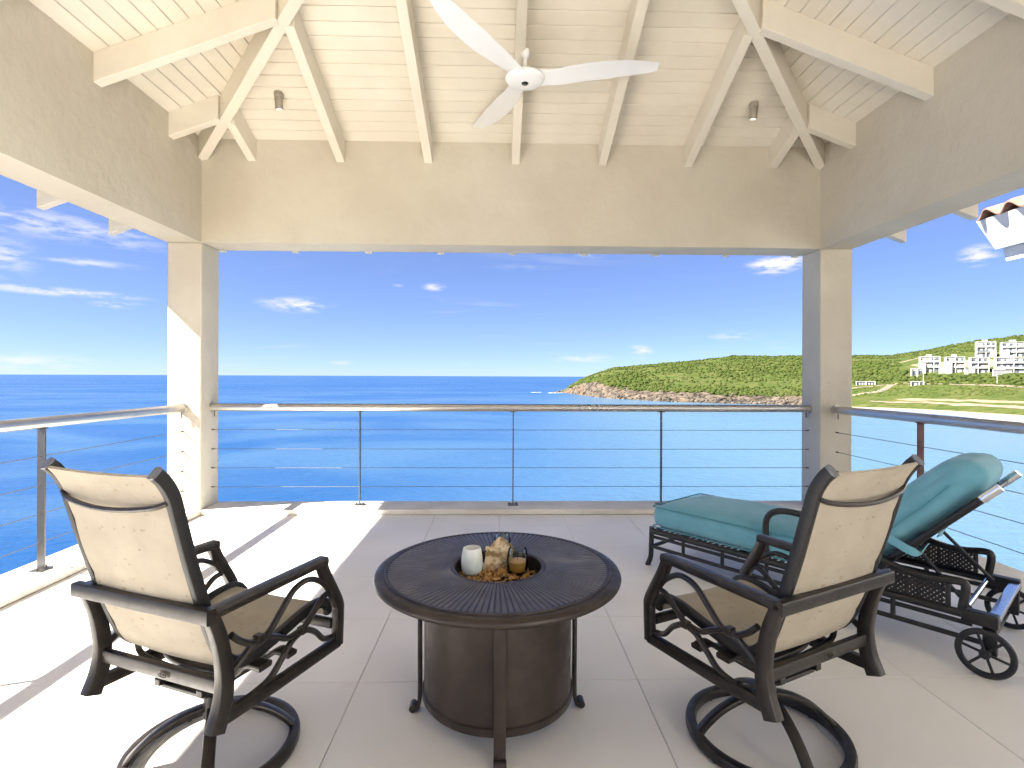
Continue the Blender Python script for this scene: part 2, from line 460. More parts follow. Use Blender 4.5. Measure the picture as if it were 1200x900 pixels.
# numpy value noise
_tab = np.random.RandomState(3).rand(65536).astype(np.float64)
def _h(i, j, k): return _tab[((i * 73856093) ^ (j * 19349663) ^ (k * 83492791)) & 65535]
def vnoise(P):
    P = np.asarray(P, float); I = np.floor(P).astype(np.int64); Fr = P - I; u = Fr * Fr * (3 - 2 * Fr); r = 0
    for a in (0, 1):
        for b in (0, 1):
            for c in (0, 1):
                w = (u[:, 0] if a else 1 - u[:, 0]) * (u[:, 1] if b else 1 - u[:, 1]) * (u[:, 2] if c else 1 - u[:, 2])
                r = r + w * _h(I[:, 0] + a, I[:, 1] + b, I[:, 2] + c)
    return r
def fbm(P, oct=4, rough=.5):
    P = np.asarray(P, float); a, s, t = 1., 0., 0
    for o in range(oct): s = s + a * (vnoise(P * 2 ** o + 17.3 * o) - .5); t += a; a *= rough
    return s / t * 2

# ------------------------------------------------------------------ dimensions of the pavilion
XL, XR, YF = -3.084, 3.4035, 5.559
SIDE = XR - XL; YB = YF - SIDE
BT = .346; ZB, ZT, ZR, SL = 2.82, 3.893, 3.669, .3755
XC = (XL + XR) / 2; YC = (YF + YB) / 2; HALF = SIDE / 2
KERB_H, KERB_W = .055, .385

# ------------------------------------------------------------------ sea and land
SEA_Z = -15.05
def rayd(px, py):
    a, b = px - 600, py - CY; c, s = math.cos(ROLL), math.sin(ROLL)
    u, v = a * c + b * s, -a * s + b * c
    x, d, z = u / FPX, 1., -v / FPX; c, s = math.cos(YAW), math.sin(YAW)
    return Vector((x * c + d * s, -x * s + d * c, z))
def at_depth(px, py, D): return Vector((0, 0, CAM_H)) + rayd(px, py) * D
def hor_y(px): return CY + ROLL * (px - 600)

mb = MB(); n = 96
ang = [2 * math.pi * i / n for i in range(n)]
rad = [0, 60, 200, 800, 4000, 20000, 90000]
V = [(0, 0, SEA_Z)]; F = []
for r in rad[1:]: V += [(r * math.cos(a), r * math.sin(a), SEA_Z) for a in ang]
for i in range(n): F.append((0, 1 + i, 1 + (i + 1) % n))
for q in range(len(rad) - 2):
    for i in range(n):
        a, b = 1 + q * n + i, 1 + q * n + (i + 1) % n; F.append((a, a + n, b + n, b))
structure(link('sea', vfmesh('sea', V, F, 'sea_water')))

# headland: measured sections (bearing -> distance, height), turned into one terrain sheet
S = .624
KEY = [  # px, water y, then (dD, y) for rock top, lower, middle, upper, ridge
    (650, 460.2, (4, 459.9), (8, 459.8), (12, 459.8), (16, 459.8), (20, 459.9)),
    (664, 460.5, (15, 457.2), (25, 455.8), (40, 455.4), (55, 455.2), (60, 455.6)),
    (685, 463.5, (18, 449.0), (40, 446), (70, 444.5), (90, 443.6), (100, 443.8)),
    (700, 465.5, (25, 450), (60, 445), (110, 440), (140, 438), (160, 437.5)),
    (718, 467, (25, 454), (70, 446), (140, 437), (190, 433), (210, 431.6)),
    (740, 468.5, (25, 457.5), (80, 447), (160, 438), (220, 433), (260, 429.5)),
    (770, 470.2, (22, 461), (85, 449), (175, 437), (240, 430), (300, 426.5)),
    (800, 471.5, (20, 463), (90, 450), (190, 436), (260, 428), (330, 424)),
    (860, 473, (18, 465), (100, 452), (220, 436), (320, 425), (420, 417.2)),
    (940, 475, (15, 467), (90, 455), (220, 437), (330, 425), (430, 416.5)),
    (1000, 478.5, (8, 475.5), (50, 465), (130, 448), (250, 431), (400, 416.5)),
    (1046, 481, (14, 476.5), (50, 466), (120, 449.5), (230, 432), (420, 416.5)),
    (1078, 483.5, (18, 477), (50, 466.5), (120, 450), (200, 434), (430, 411.5)),
    (1120, 487, (24, 478.5), (50, 467.5), (120, 451), (180, 437), (460, 403.5)),
    (1144, 490, (26, 479.5), (52, 468.5), (122, 451.3), (180, 437.5), (470, 399.5)),
    (1200, 497, (32, 481), (60, 470), (130, 452), (180, 438), (480, 393.5)),
    (1300, 515, (45, 488), (70, 474), (130, 455), (180, 438), (450, 381)),
    (1450, 548, (60, 500), (80, 480), (130, 458), (180, 438), (400, 372)),
    (1700, 600, (60, 520), (80, 490), (130, 462), (180, 438), (330, 368)),
]
K = np.array([[k[0]] + [k[1]] + [c for q in k[2:] for c in q] for k in KEY])
def section(px):
    r = [np.interp(px, K[:, 0], K[:, i]) for i in range(1, K.shape[1])]
    hy = hor_y(px)
    Dw = (CAM_H - SEA_Z) * FPX / max(r[0] - hy, 1.)
    pts = [(Dw, SEA_Z)]
    for q in range(5):
        D = Dw + r[1 + 2 * q] * S; y = r[2 + 2 * q]
        pts.append((D, CAM_H + (hy - y) / FPX * D))
    pts = [(Dw - 6, SEA_Z - 3.)] + pts
    D, z = pts[-1]; pts.append((D + 130, z - 26)); pts.append((D + 420, SEA_Z - 5))
    return pts
PXS = np.concatenate([np.arange(648, 1260, 2.5), np.arange(1260, 1700, 8)])
NR = [3, 14, 16, 20, 18, 22, 6, 3]
rows = sum(NR) + 1
P = np.zeros((len(PXS), rows, 3)); RT = np.zeros((len(PXS), rows))
for i, px in enumerate(PXS):
    pts = section(px); d = rayd(px, hor_y(px)); r = 0
    for q, m in enumerate(NR):
        for k in range(m + (q == len(NR) - 1)):
            t = k / m; D = pts[q][0] + (pts[q + 1][0] - pts[q][0]) * t; z = pts[q][1] + (pts[q + 1][1] - pts[q][1]) * t
            P[i, r] = (d.x * D, d.y * D, z); RT[i, r] = q + t; r += 1
pxg = np.repeat(PXS[:, None], rows, 1)
flat = P.reshape(-1, 3)
left = np.clip((1000 - pxg) / 60, 0, 1)                     # rocky headland part
rockz = ((RT > .6) & (RT < 2.25)).astype(float)
ns = fbm(flat * np.array([.05, .05, .05]), 5, .6).reshape(pxg.shape)
rg = (1 - np.abs(fbm(flat * np.array([.09, .09, .14]), 4, .6))).reshape(pxg.shape)
edge = np.clip(RT - 1, 0, 1) * np.clip((7 - RT), 0, 1)
amp = np.where(RT < 2.2, 2.2 * left * np.clip((RT - .9) * 2, 0, 1), 1.2 * edge)
P[..., 2] += ns * amp + (rg - .8) * 3.0 * rockz * left * np.clip((RT - 1.0) * 1.5, 0, 1)
push = fbm(flat * .07 + 50, 4, .6).reshape(pxg.shape) * 5.0 * left * rockz
P[..., 1] += push; P[..., 0] += push * .4
ZONE = np.zeros((len(PXS), rows, 4)); ZONE[..., 3] = 1
ZONE[..., 0] = np.clip(np.where(RT < 2.15, 1, 1 - (RT - 2.15) * 3), 0, 1) * left
right = 1 - left
ZONE[..., 1] = np.clip((1.75 - RT) * 4, 0, 1) * right
bluff = np.clip(1 - np.abs(RT - 2.82) * 4.2, 0, 1) * np.clip((pxg - 1030) / 40, 0, 1)
cut = np.clip(1 - np.abs(RT - 5.22) * 5.5, 0, 1) * np.clip((pxg - 1055) / 25, 0, 1) * np.clip((1190 - pxg) / 30, 0, 1)
ZONE[..., 2] = np.maximum(bluff, cut)
fi = []
for i in range(len(PXS) - 1):
    for r in range(rows - 1):
        a = i * rows + r; fi.append((a, a + rows, a + rows + 1, a + 1))
me = vfmesh('headland', P.reshape(-1, 3).tolist(), fi, 'land', True)
ca = me.color_attributes.new('zone', 'FLOAT_COLOR', 'POINT'); ca.data.foreach_set('color', ZONE.reshape(-1))
structure(link('headland', me))
def land(px, rt):
    """point of the finished terrain at bearing px, profile position rt"""
    i = int(np.clip(np.searchsorted(PXS, px) - 1, 0, len(PXS) - 2)); f = (px - PXS[i]) / (PXS[i + 1] - PXS[i])
    c = RT[i]; r = int(np.clip(np.searchsorted(c, rt) - 1, 0, rows - 2)); g = (rt - c[r]) / max(c[r + 1] - c[r], 1e-9)
    q = (P[i, r] * (1 - f) + P[i + 1, r] * f) * (1 - g) + (P[i, r + 1] * (1 - f) + P[i + 1, r + 1] * f) * g
    return Vector(q)
def proj(p):
    d = Vector(p) - Vector((0, 0, CAM_H)); c, s = math.cos(YAW), math.sin(YAW)
    x, y = d.x * c - d.y * s, d.x * s + d.y * c
    u, v = FPX * x / y, -FPX * d.z / y; c, s = math.cos(ROLL), math.sin(ROLL)
    return 600 + u * c - v * s, CY + u * s + v * c
def land_at(px, py):
    best = min((abs(proj(land(px, r))[1] - py), r) for r in np.arange(1.0, 6.0, .02)); return land(px, best[1]), best[1]

from mathutils.bvhtree import BVHTree
TREE = BVHTree.FromPolygons([Vector(v) for v in P.reshape(-1, 3)], fi)
def ground(x, y):
    h = TREE.ray_cast(Vector((x, y, 400)), Vector((0, 0, -1)))[0]
    return h.z if h else SEA_Z
def depth_at(px, py):
    p, _ = land_at(px, py); return p.x * math.sin(YAW) + p.y * math.cos(YAW)
# shrubs: an uncountable mass of low bushes
ico = bmesh.new(); bmesh.ops.create_icosphere(ico, subdivisions=1, radius=1.)
IV = np.array([v.co for v in ico.verts]); IF = np.array([[v.index for v in f.verts] for f in ico.faces]); ico.free()
rs = np.random.RandomState(11)
def scatter(name, mat, spots, label, cat, lumps=.5, squash=.7, kind='stuff'):
    Vs, Fs, o = [], [], 0
    for (p, s) in spots:
        a = rs.rand() * 6.28; c, sn = math.cos(a), math.sin(a)
        v = IV * (1 + lumps * (rs.rand(len(IV), 1) - .5)) * np.array([s * rs.uniform(.8, 1.3), s * rs.uniform(.8, 1.3), s * squash * rs.uniform(.8, 1.25)])
        v = np.stack([v[:, 0] * c - v[:, 1] * sn, v[:, 0] * sn + v[:, 1] * c, v[:, 2]], 1) + np.array(p)
        Vs.append(v); Fs.append(IF + o); o += len(IV)
    V = np.concatenate(Vs); Fc = np.concatenate(Fs)
    me = bpy.data.meshes.new(name); me.vertices.add(len(V)); me.vertices.foreach_set('co', V.reshape(-1))
    me.loops.add(Fc.size); me.loops.foreach_set('vertex_index', Fc.reshape(-1).astype(np.int32))
    me.polygons.add(len(Fc)); me.polygons.foreach_set('loop_start', np.arange(0, Fc.size, 3).astype(np.int32))
    me.polygons.foreach_set('use_smooth', np.ones(len(Fc), bool))
    me.update(calc_edges=True); me.materials.append(MATS[mat])
    ob = link(name, me); ob['kind'] = kind; ob['label'] = label; ob['category'] = cat; return ob
spots = []
while len(spots) < 9500:
    px = rs.uniform(668, 1290); rt = rs.uniform(2.1, 6.15) if px < 990 else rs.uniform(3.7, 6.15)
    if px > 1055 and 4.05 < rt < 5.5 and px < 1235 and rs.rand() < .93: continue
    if px > 1055 and 5.0 < rt < 5.45: continue
    p = land(px, rt); pxp, pyp = proj(p)
    if 990 < px and pyp > 451: continue
    dens = fbm([[p.x * .02, p.y * .02, 3.]], 3)[0]
    if rt < 5.7 and dens < rs.uniform(-.55, .42): continue
    s = rs.uniform(.5, 1.45) * (1.2 if dens > .2 else .9)
    p.z += s * .25; spots.append((p, s))
for i in range(420):                                   # dense hedge-like belt below the houses
    px = rs.uniform(1062, 1290); py = rs.uniform(439.5, 449.5)
    if rs.rand() < .25 and px < 1075: continue
    p, _ = land_at(px, py); s = rs.uniform(.9, 1.9); p.z += s * .3; spots.append((p, s))
for i in range(120):
    px = rs.uniform(998, 1062); py = rs.uniform(434, 447); p, _ = land_at(px, py); s = rs.uniform(.9, 2.); p.z += s * .3; spots.append((p, s))
for i in range(420):
    px = rs.uniform(1000, 1290); py = rs.uniform(453, 464); p, _ = land_at(px, py); s = rs.uniform(.3, .8); p.z += s * .1; spots.append((p, s))
scatter('shrubs', 'shrub_leaf', spots, 'mass of low green shrubs covering the headland and hillside', 'shrubs')
spots = []
for i in range(560):
    px = 655 + 340 * rs.rand() ** .9; rt = rs.uniform(.95, 1.75) if rs.rand() < .75 else rs.uniform(1.5, 2.3)
    p = land(px, rt); s = rs.uniform(.35, 1.7) * (1 if rt < 1.5 else .7); spots.append((p, s))
scatter('shore_boulders', 'boulder', spots, 'tumbled brown and dark boulders along the foot of the headland', 'boulders', .75, .75)
for px, py, w in ((628, 459.8, 3.2), (651, 460.4, 4.0)):
    D = (CAM_H - SEA_Z) * FPX / (py - hor_y(px)); p = at_depth(px, py, D)
    o = scatter('sea_rock', 'boulder', [((p.x + dx, p.y + dy, SEA_Z + .1), w * q) for dx, dy, q in ((0, 0, .55), (w * .8, .5, .4), (-w * .7, -.4, .35))],
                'small low rock awash ' + ('just off the tip of the headland' if px > 640 else 'farther out to the left of the headland tip'), 'rock', .6, .35, 'thing')
    m2 = MB()
    pts = []
    for k in range(14):
        a = 6.283 * k / 14; q = rs.uniform(.75, 1.25); pts.append((w * 1.7 * q * math.cos(a), w * .9 * q * math.sin(a)))
    m2.prism(pts, 'z', -.05, .05)
    fo = m2.build('foam_patch', 'foam', o); fo.location = (p.x, p.y - w * .3, SEA_Z + .04)

# dirt tracks draped on the slope
def track(name, pts, width):
    c = spline([land_at(x, y)[0] for x, y in pts], 12)
    V, F = [], []
    for i, p in enumerate(c):
        t = (c[min(i + 1, len(c) - 1)] - c[max(i - 1, 0)]); t.z = 0; t.normalize(); s = Vector((-t.y, t.x, 0))
        for k in (-1, -.5, 0, .5, 1):
            q = p + s * k * width / 2; V.append((q.x, q.y, ground(q.x, q.y) + .12))
    for i in range(len(c) - 1):
        for k in range(4): a = i * 5 + k; F.append((a, a + 1, a + 6, a + 5))
    structure(link(name, vfmesh(name, V, F, 'dirt_road')))
track('dirt_track', [(998, 464), (1012, 461), (1028, 459), (1040, 454), (1047, 450.5), (1060, 449.6), (1100, 450.2), (1160, 451.3), (1230, 452.5)], 4.0)
track('dirt_track', [(1020, 470), (1060, 471.5), (1110, 473.5), (1160, 475.5), (1230, 479)], 3.0)
track('dirt_track', [(996, 456), (1010, 454), (1030, 452), (1045, 450.8)], 2.4)
track('dirt_track', [(1040, 428), (1060, 424), (1075, 420), (1095, 415)], 3.0)

# houses on the slope, each its own thing
def house(px0, px1, ytop, ybase, D, floors, bays, label, brown=(), glassfloor=None, depth=9., rz=-.12, terrace=True):
    D = depth_at((px0 + px1) / 2, ybase)
    mid = at_depth((px0 + px1) / 2, ybase, D); va = math.atan2(mid.x, mid.y)
    w = (px1 - px0) / FPX * D * math.cos(va) * .97; h = (ybase - ytop) / FPX * D
    rz = -va * .82; a = mid - Vector((math.cos(rz), math.sin(rz), 0)) * w / 2
    o = empty('hillside_house', a, rz); tag(o, label, 'house', 'white houses on the hillside')
    MB().box(0, w, 0.9, depth, -6, h - .25).build('wall', 'house_white', o)
    MB().box(-.2, w + .2, .3, depth + .2, h - .25, h).build('roof', 'house_white', o)
    fh = (h - .25) / floors; bw = w / bays
    for f in range(floors):
        if f: MB().box(.05, w - .05, -.3, .9, f * fh - .14, f * fh + .1).build('balcony_slab', 'house_white', o)
        for k in range(bays):
            m = (w / bays) * .15; x0, x1 = k * bw + m, (k + 1) * bw - m
            mat = 'house_brown' if (f, k) in brown else 'house_glass'
            if rs.rand() < .16: continue
            x0 += rs.uniform(-.05, .28) * bw * .6; x1 -= rs.uniform(-.05, .22) * bw * .6
            wd = MB().box(x0, x1, .80, .92, f * fh + .12, f * fh + fh * .78).build('window', 'house_white', o)
            MB().box(x0 + .15, x1 - .15, .74, .82, f * fh + .2, f * fh + fh * .78 - .1).build('pane', mat, wd)
        if f and glassfloor != f: MB().box(.1, w - .1, -.3, -.18, f * fh + .1, f * fh + fh * .24).build('balustrade', 'house_white', o)
        elif f: MB().box(.1, w - .1, -.3, -.22, f * fh + .1, f * fh + fh * .32).build('balustrade', 'house_glass', o)
    if floors > 1:
        q = rs.uniform(.18, .3) * w; sd = rs.rand() < .5; xa = 0 if sd else w - q
        MB().box(xa - .15, xa + q + .15, -1.5, .9, -6, h * rs.uniform(.3, .66)).build('front_block', 'house_white' if rs.rand() < .6 else 'house_grey', o)
        MB().box(w * .35, w * .6, 3, 6, h, h + rs.uniform(.7, 1.6)).build('roof_tank_room', 'house_grey', o)
    for x in (0, w * rs.uniform(.4, .7), w):
        MB().box(x - .16, x + .16, -.28, .9, -6, h - .26).build('side_wall', 'house_white', o)
    return o
house(1144, 1167.5, 400, 418.5, 336, 3, 4, 'large white three-storey hillside house standing left of the tall pair', glassfloor=1)
house(1173, 1204, 400.5, 418.5, 337, 3, 4, 'large white hillside house at the right edge of the picture, in the upper row', brown=((1, 3), (2, 3)))
house(1078, 1102, 417.5, 436.5, 318, 3, 4, 'white and brown hillside house, leftmost of the lower row', brown=((1, 0), (1, 1), (2, 0), (2, 1)))
house(1108, 1131, 418, 436.5, 319, 3, 4, 'white hillside house, second from the left in the lower row', brown=((1, 2), (1, 3)))
house(1137, 1159.5, 418.5, 437.5, 317, 3, 3, 'white hillside house, third from the left in the lower row', brown=((1, 2),))
house(1166, 1204, 418.5, 438, 316, 3, 5, 'long white hillside house at the right end of the lower row')
house(1068, 1083, 431.5, 441, 309, 1, 2, 'small white flat-roofed house at the left foot of the hillside row', depth=6)
house(1003, 1026, 446.8, 451.5, 274, 1, 6, 'long low white building beside the dirt track near the white column', depth=4)
house(1067.5, 1083, 447, 451.5, 262, 1, 3, 'small low white building on the track below the hillside houses', depth=4)
def low_wall(px0, px1, y0, y1, D, mat, label):
    D = depth_at((px0 + px1) / 2, y1)
    a, b = at_depth(px0, y1, D), at_depth(px1, y1, D); w = (b - a).length
    o = empty('garden_wall', a, math.atan2(b.y - a.y, b.x - a.x)); h = (y1 - y0) / FPX * D
    MB().box(0, w, 0, .5, -3, h).build('wall_body', mat, o); MB().box(-.1, w + .1, -.1, .6, h, h + .25).build('coping', 'house_white', o)
    tag(o, label, 'wall')
low_wall(1101, 1118, 430, 437, 305, 'house_white', 'white garden wall in front of the second hillside house')
low_wall(1131, 1152, 432, 438.5, 303, 'house_white', 'white garden wall in front of the third hillside house')
low_wall(1164, 1186, 433.5, 440, 302, 'house_white', 'white garden wall below the long house on the right')
for px, y0, y1, D, lab in ((1168.5, 440, 451, 262, 'pale utility pole on the green slope below the houses'), (1082, 437, 450, 268, 'pale utility pole beside the small low building')):
    D = depth_at(px, y1); p = at_depth(px, y1, D); o = empty('utility_pole', p); h = (y1 - y0) / FPX * D
    MB().tube([(0, 0, -1.5), (0, 0, h)], .16, 8).build('pole', 'wood_pole', o); MB().box(-.8, .8, -.06, .06, h - .6, h - .45).build('crossarm', 'wood_pole', o)
    tag(o, lab, 'pole', 'utility poles')

# ------------------------------------------------------------------ the rock under the terrace (falls to the sea, hidden below the deck edge)
V, F = [], []
nn = 60
for i in range(nn):
    for j in range(nn):
        x = -40 + 80 * i / (nn - 1); y = -50 + 80 * j / (nn - 1)
        d = max(abs(x) - 9 if x > 0 else abs(x) - (4.2 if y > -3 else 13), y - 6.2, 0)
        z = -1.2 - 2.6 - d * .95 + 1.2 * math.sin(x * .7 + y * .4) * min(d * .1, 1)
        V.append((x, y, max(z, SEA_Z - 3)))
for i in range(nn - 1):
    for j in range(nn - 1): a = i * nn + j; F.append((a, a + nn, a + nn + 1, a + 1))
structure(link('cliff', vfmesh('cliff', V, F, 'cliff_rock', True)))

# ------------------------------------------------------------------ terrace floor with tiles
T, OX, OY = .6639, -.662, 2.5294
X0, X1, Y1 = XL - KERB_W, XR + KERB_W, YF + KERB_W
mb = MB(); mb.box(X0, X1, -2.4, Y1, -1.3, -.006)
floor = structure(mb.build('floor', 'grout'))
TH = .012
def tile_mesh(w, l):
    c = .0022; b = MB()
    V = [(0, 0, -TH), (w, 0, -TH), (w, l, -TH), (0, l, -TH), (0, 0, -c), (w, 0, -c), (w, l, -c), (0, l, -c), (c, c, 0), (w - c, c, 0), (w - c, l - c, 0), (c, l - c, 0)]
    b.add(V, [(0, 3, 2, 1)] + [(i, (i + 1) % 4, (i + 1) % 4 + 4, i + 4) for i in range(4)] + [(i + 4, (i + 1) % 4 + 4, (i + 1) % 4 + 8, i + 8) for i in range(4)] + [(8, 9, 10, 11)])
    return b.mesh('tile', 'floor_tile')
cache = {}
J = .0035
i0 = math.floor((XL - OX) / T); i1 = math.ceil((XR - OX) / T)
j0 = math.floor((-2.4 - OY) / T); j1 = math.ceil((YF - OY) / T)
for j in range(j0, j1):
    for i in range(i0, i1):
        xa, xb = max(OX + i * T + J / 2, XL + .003), min(OX + (i + 1) * T - J / 2, XR - .003)
        ya, yb = max(OY + j * T + J / 2, -2.4), min(OY + (j + 1) * T - J / 2, YF - .003)
        if xb - xa < .02 or yb - ya < .02: continue
        key = (round(xb - xa, 4), round(yb - ya, 4))
        if key not in cache: cache[key] = tile_mesh(*key)
        o = link('tile', cache[key], floor); o.location = (xa, ya, random.uniform(-.0004, .0004))
# unseen rear terrace and villa, invented so bounced sunlight reaches the shaded side
structure(MB().box(-12, 9, -14.0, -2.4, -1.3, -.001).build('bounce_terrace', 'floor_tile'))
o = empty('bounce_villa', (0, -14, 0)); tag(o, 'made-up pale villa wall with glass doors, unseen behind the terrace, for bounced light', 'building')
MB().box(-9, -4.2, -.4, 0, 0, 3.6).box(4.2, 9, -.4, 0, 0, 3.6).box(-4.2, 4.2, -.4, 0, 2.5, 3.6).box(-.3, .3, -.4, 0, 0, 2.5).build('wall', 'plaster', o)
MB().box(5.3, 12, .3, 11.2, 0, 6.4).build('bounce_wing', 'white_paint', o)  # unseen white wing, added to bounce sun onto the shaded floor
for y in (1.6, 4.6, 7.6):
    for z in (.9, 3.9):
        w_ = MB().box(5.24, 5.3, y, y + 1.3, z, z + 1.3).build('window', 'white_paint', o)
        MB().box(5.22, 5.25, y + .08, y + 1.22, z + .08, z + 1.22).build('pane', 'house_glass', w_)
for x in (-4.2, -2.25, .3, 2.25): MB().box(x + .03, x + 1.9, -.25, -.2, .05, 2.45).build('glass_door', 'house_glass', o)
# kerb round the terrace
mb = MB().box(X0, X1, YF, Y1, 0, KERB_H)
structure(mb.build('front_kerb', 'kerb_stone', bevel=.008))
structure(MB().box(X0, XL, -2.4, YF - .002, 0, KERB_H).build('left_kerb', 'kerb_stone', bevel=.008))
structure(MB().box(XR, X1, -2.4, YF - .002, 0, KERB_H).build('right_kerb', 'kerb_stone', bevel=.008))

# ------------------------------------------------------------------ pavilion
pav = empty('pavilion', (0, 0, 0)); tag(pav, 'cream plastered open terrace pavilion with exposed rafters and board ceiling', 'pavilion')
for x0, x1, y0, y1 in ((XL - BT, XL, YF, YF + BT), (XR, XR + BT, YF, YF + BT), (XL - BT, XL, YB - BT, YB), (XR, XR + BT, YB - BT, YB)):
    MB().box(x0, x1, y0, y1, KERB_H, ZB).build('column', 'plaster', pav, bevel=.012, seg=3)
SIDES = [(Matrix.Translation((XC, YF, 0)) @ Matrix.Rotation(R(180), 4, 'Z')), (Matrix.Translation((XL, YC, 0)) @ Matrix.Rotation(R(-90), 4, 'Z')),
         (Matrix.Translation((XC, YB, 0))), (Matrix.Translation((XR, YC, 0)) @ Matrix.Rotation(R(90), 4, 'Z'))]
# in each side's frame: +y runs inwards from the wall's inner face, x along the wall, z up
# beams: mitred at the corners, tops cut to the slope of the roof
for M in SIDES:
    V = []
    for t, l in ((0, HALF), (-BT, HALF + BT)):
        for x in (-l, l):
            for z in (ZB, ZT + SL * t - .002): V.append((x, t, z))
    o = MB().add(V, [(0, 1, 3, 2), (4, 6, 7, 5), (0, 2, 6, 4), (1, 5, 7, 3), (0, 4, 5, 1), (2, 3, 7, 6)]).build('beam', 'plaster', pav); o.matrix_local = M
# roof shell
OH = 1.55
roof = None
mb = MB()
apex_z = ZT + SL * HALF
e = HALF + OH; ez = ZT - SL * OH
bot = [(XC - e, YC - e, ez + .03), (XC + e, YC - e, ez + .03), (XC + e, YC + e, ez + .03), (XC - e, YC + e, ez + .03), (XC, YC, apex_z + .03)]
top = [(p[0], p[1], p[2] + .055) for p in bot]
mb.add(bot + top, [(0, 1, 4), (1, 2, 4), (2, 3, 4), (3, 0, 4), (5, 9, 6), (6, 9, 7), (7, 9, 8), (8, 9, 5), (0, 5, 6, 1), (1, 6, 7, 2), (2, 7, 8, 3), (3, 8, 5, 0)])
roof = mb.build('roof', 'roof_deck', pav)
roof.data.materials.append(MATS['terracotta'])
for p in roof.data.polygons:
    if p.normal.z > .3: p.material_index = 1
ceiling = empty('ceiling'); ceiling.parent = pav
PW = .1195; GAP = .0055
k = 0; planks = []
while k * PW < HALF - .05:
    t0, t1 = k * PW + (0 if k else -.10), (k + 1) * PW - GAP
    t1 = min(t1, HALF - .01)
    l0, l1 = HALF - t0, HALF - t1
    c = .004
    def zz(t): return ZT + SL * t
    V = [(-l0, t0, zz(t0) + c), (l0, t0, zz(t0) + c), (l1, t1, zz(t1) + c), (-l1, t1, zz(t1) + c),
         (-l0, t0, zz(t0) + .022), (l0, t0, zz(t0) + .022), (l1, t1, zz(t1) + .022), (-l1, t1, zz(t1) + .022),
         (-l0, t0 + c, zz(t0 + c)), (l0, t0 + c, zz(t0 + c)), (l1, t1 - c, zz(t1 - c)), (-l1, t1 - c, zz(t1 - c))]
    b = MB().add(V, [(4, 5, 6, 7), (8, 11, 10, 9), (0, 1, 5, 4), (2, 3, 7, 6), (1, 2, 6, 5), (3, 0, 4, 7), (0, 8, 9, 1), (3, 2, 10, 11), (1, 9, 10, 2), (0, 3, 11, 8)])
    planks.append(b.mesh('plank', 'painted_wood')); k += 1
for M in SIDES:
    for pm in planks:
        o = link('plank', pm, ceiling); o.matrix_local = M
# rafters and tails
RW = .085
lat = [-HALF + .512 + .9106 * q for q in range(7)]
rm = {}
for si, M in enumerate(SIDES):
    for q, u in enumerate(lat):
        te = HALF - abs(u) - .062
        if q not in rm:
            b = MB().prism([(-.05, ZR - SL * .05), (te, ZR + SL * te), (te, ZT + SL * te + .003), (-.05, ZT - SL * .05 + .003)], 'x', u - RW / 2, u + RW / 2)
            rm[q] = b.mesh('rafter', 'painted_wood')
            tb = MB().prism([(-.34, 3.31), (-1.20, 2.99), (-1.20, ZT - SL * 1.2 + .028), (-.34, ZT - SL * .34 + .028)], 'x', u - RW / 2, u + RW / 2)
            rm[('t', q)] = tb.mesh('rafter_tail', 'painted_wood')
        o = link('rafter', rm[q], pav, .005); o.matrix_local = M
        o = link('rafter_tail', rm[('t', q)], pav, .005); o.matrix_local = M
    for u in (-HALF - .39, HALF + .39):      # tails beyond the corners, carried by the hips
        b = MB().prism([(-.44, 3.28), (-1.20, 2.99), (-1.20, ZT - SL * 1.2 + .028), (-.44, ZT - SL * .44 + .028)], 'x', u - RW / 2, u + RW / 2)
        o = b.build('rafter_tail', 'painted_wood', pav, bevel=.005); o.matrix_local = M
for sx, sy in ((-1, 1), (1, 1), (-1, -1), (1, -1)):
    cx, cy = XC + sx * HALF, YC + sy * HALF
    dv = Vector((-sx, -sy, 0)); sd = Vector((-dv.y, dv.x, 0)).normalized() * .046
    V = []
    for t, zb, zt_ in ((-.03, ZR - .004, ZT + .01), (HALF, ZR - .004, ZT + .01)):
        for s in (-1, 1):
            for z in (zb, zt_): V.append(Vector((cx, cy, 0)) + dv * t + sd * s + Vector((0, 0, z + SL * t)))
    MB().add(V, [(0, 1, 3, 2), (4, 6, 7, 5), (0, 2, 6, 4), (1, 5, 7, 3), (0, 4, 5, 1), (2, 3, 7, 6)]).build('hip_rafter', 'painted_wood', pav, bevel=.005)

# small spotlights under the ceiling boards
def zceil_front(y): return ZT + SL * (YF - y)
for x, y, lab in ((-2.08, 5.03, 'small ceiling spotlight between the rafters above the left column'), (2.435, 5.058, 'small ceiling spotlight between the rafters above the right column')):
    o = empty('ceiling_spotlight', (x, y, zceil_front(y))); tag(o, lab, 'spotlight', 'ceiling spotlights')
    MB().lathe([(.0, .01), (.045, .01), (.045, -.03), (.03, -.045), (0, -.045)], 20).build('mount', 'lamp_housing', o, True)
    h = Matrix.Translation((0, -.01, -.055)) @ Matrix.Rotation(R(14), 4, 'X')
    b = MB().lathe([(0, .02), (.03, .02), (.036, 0), (.036, -.085), (.031, -.09), (.031, -.075), (0, -.075)], 20); b.V = [h @ v for v in b.V]; b.build('lamp_head', 'lamp_housing', o, True)
    b = MB().lathe([(0, -.074), (.030, -.074), (.026, -.083), (0, -.086)], 20); b.V = [h @ v for v in b.V]; b.build('lens', 'lamp_lens', o, True)

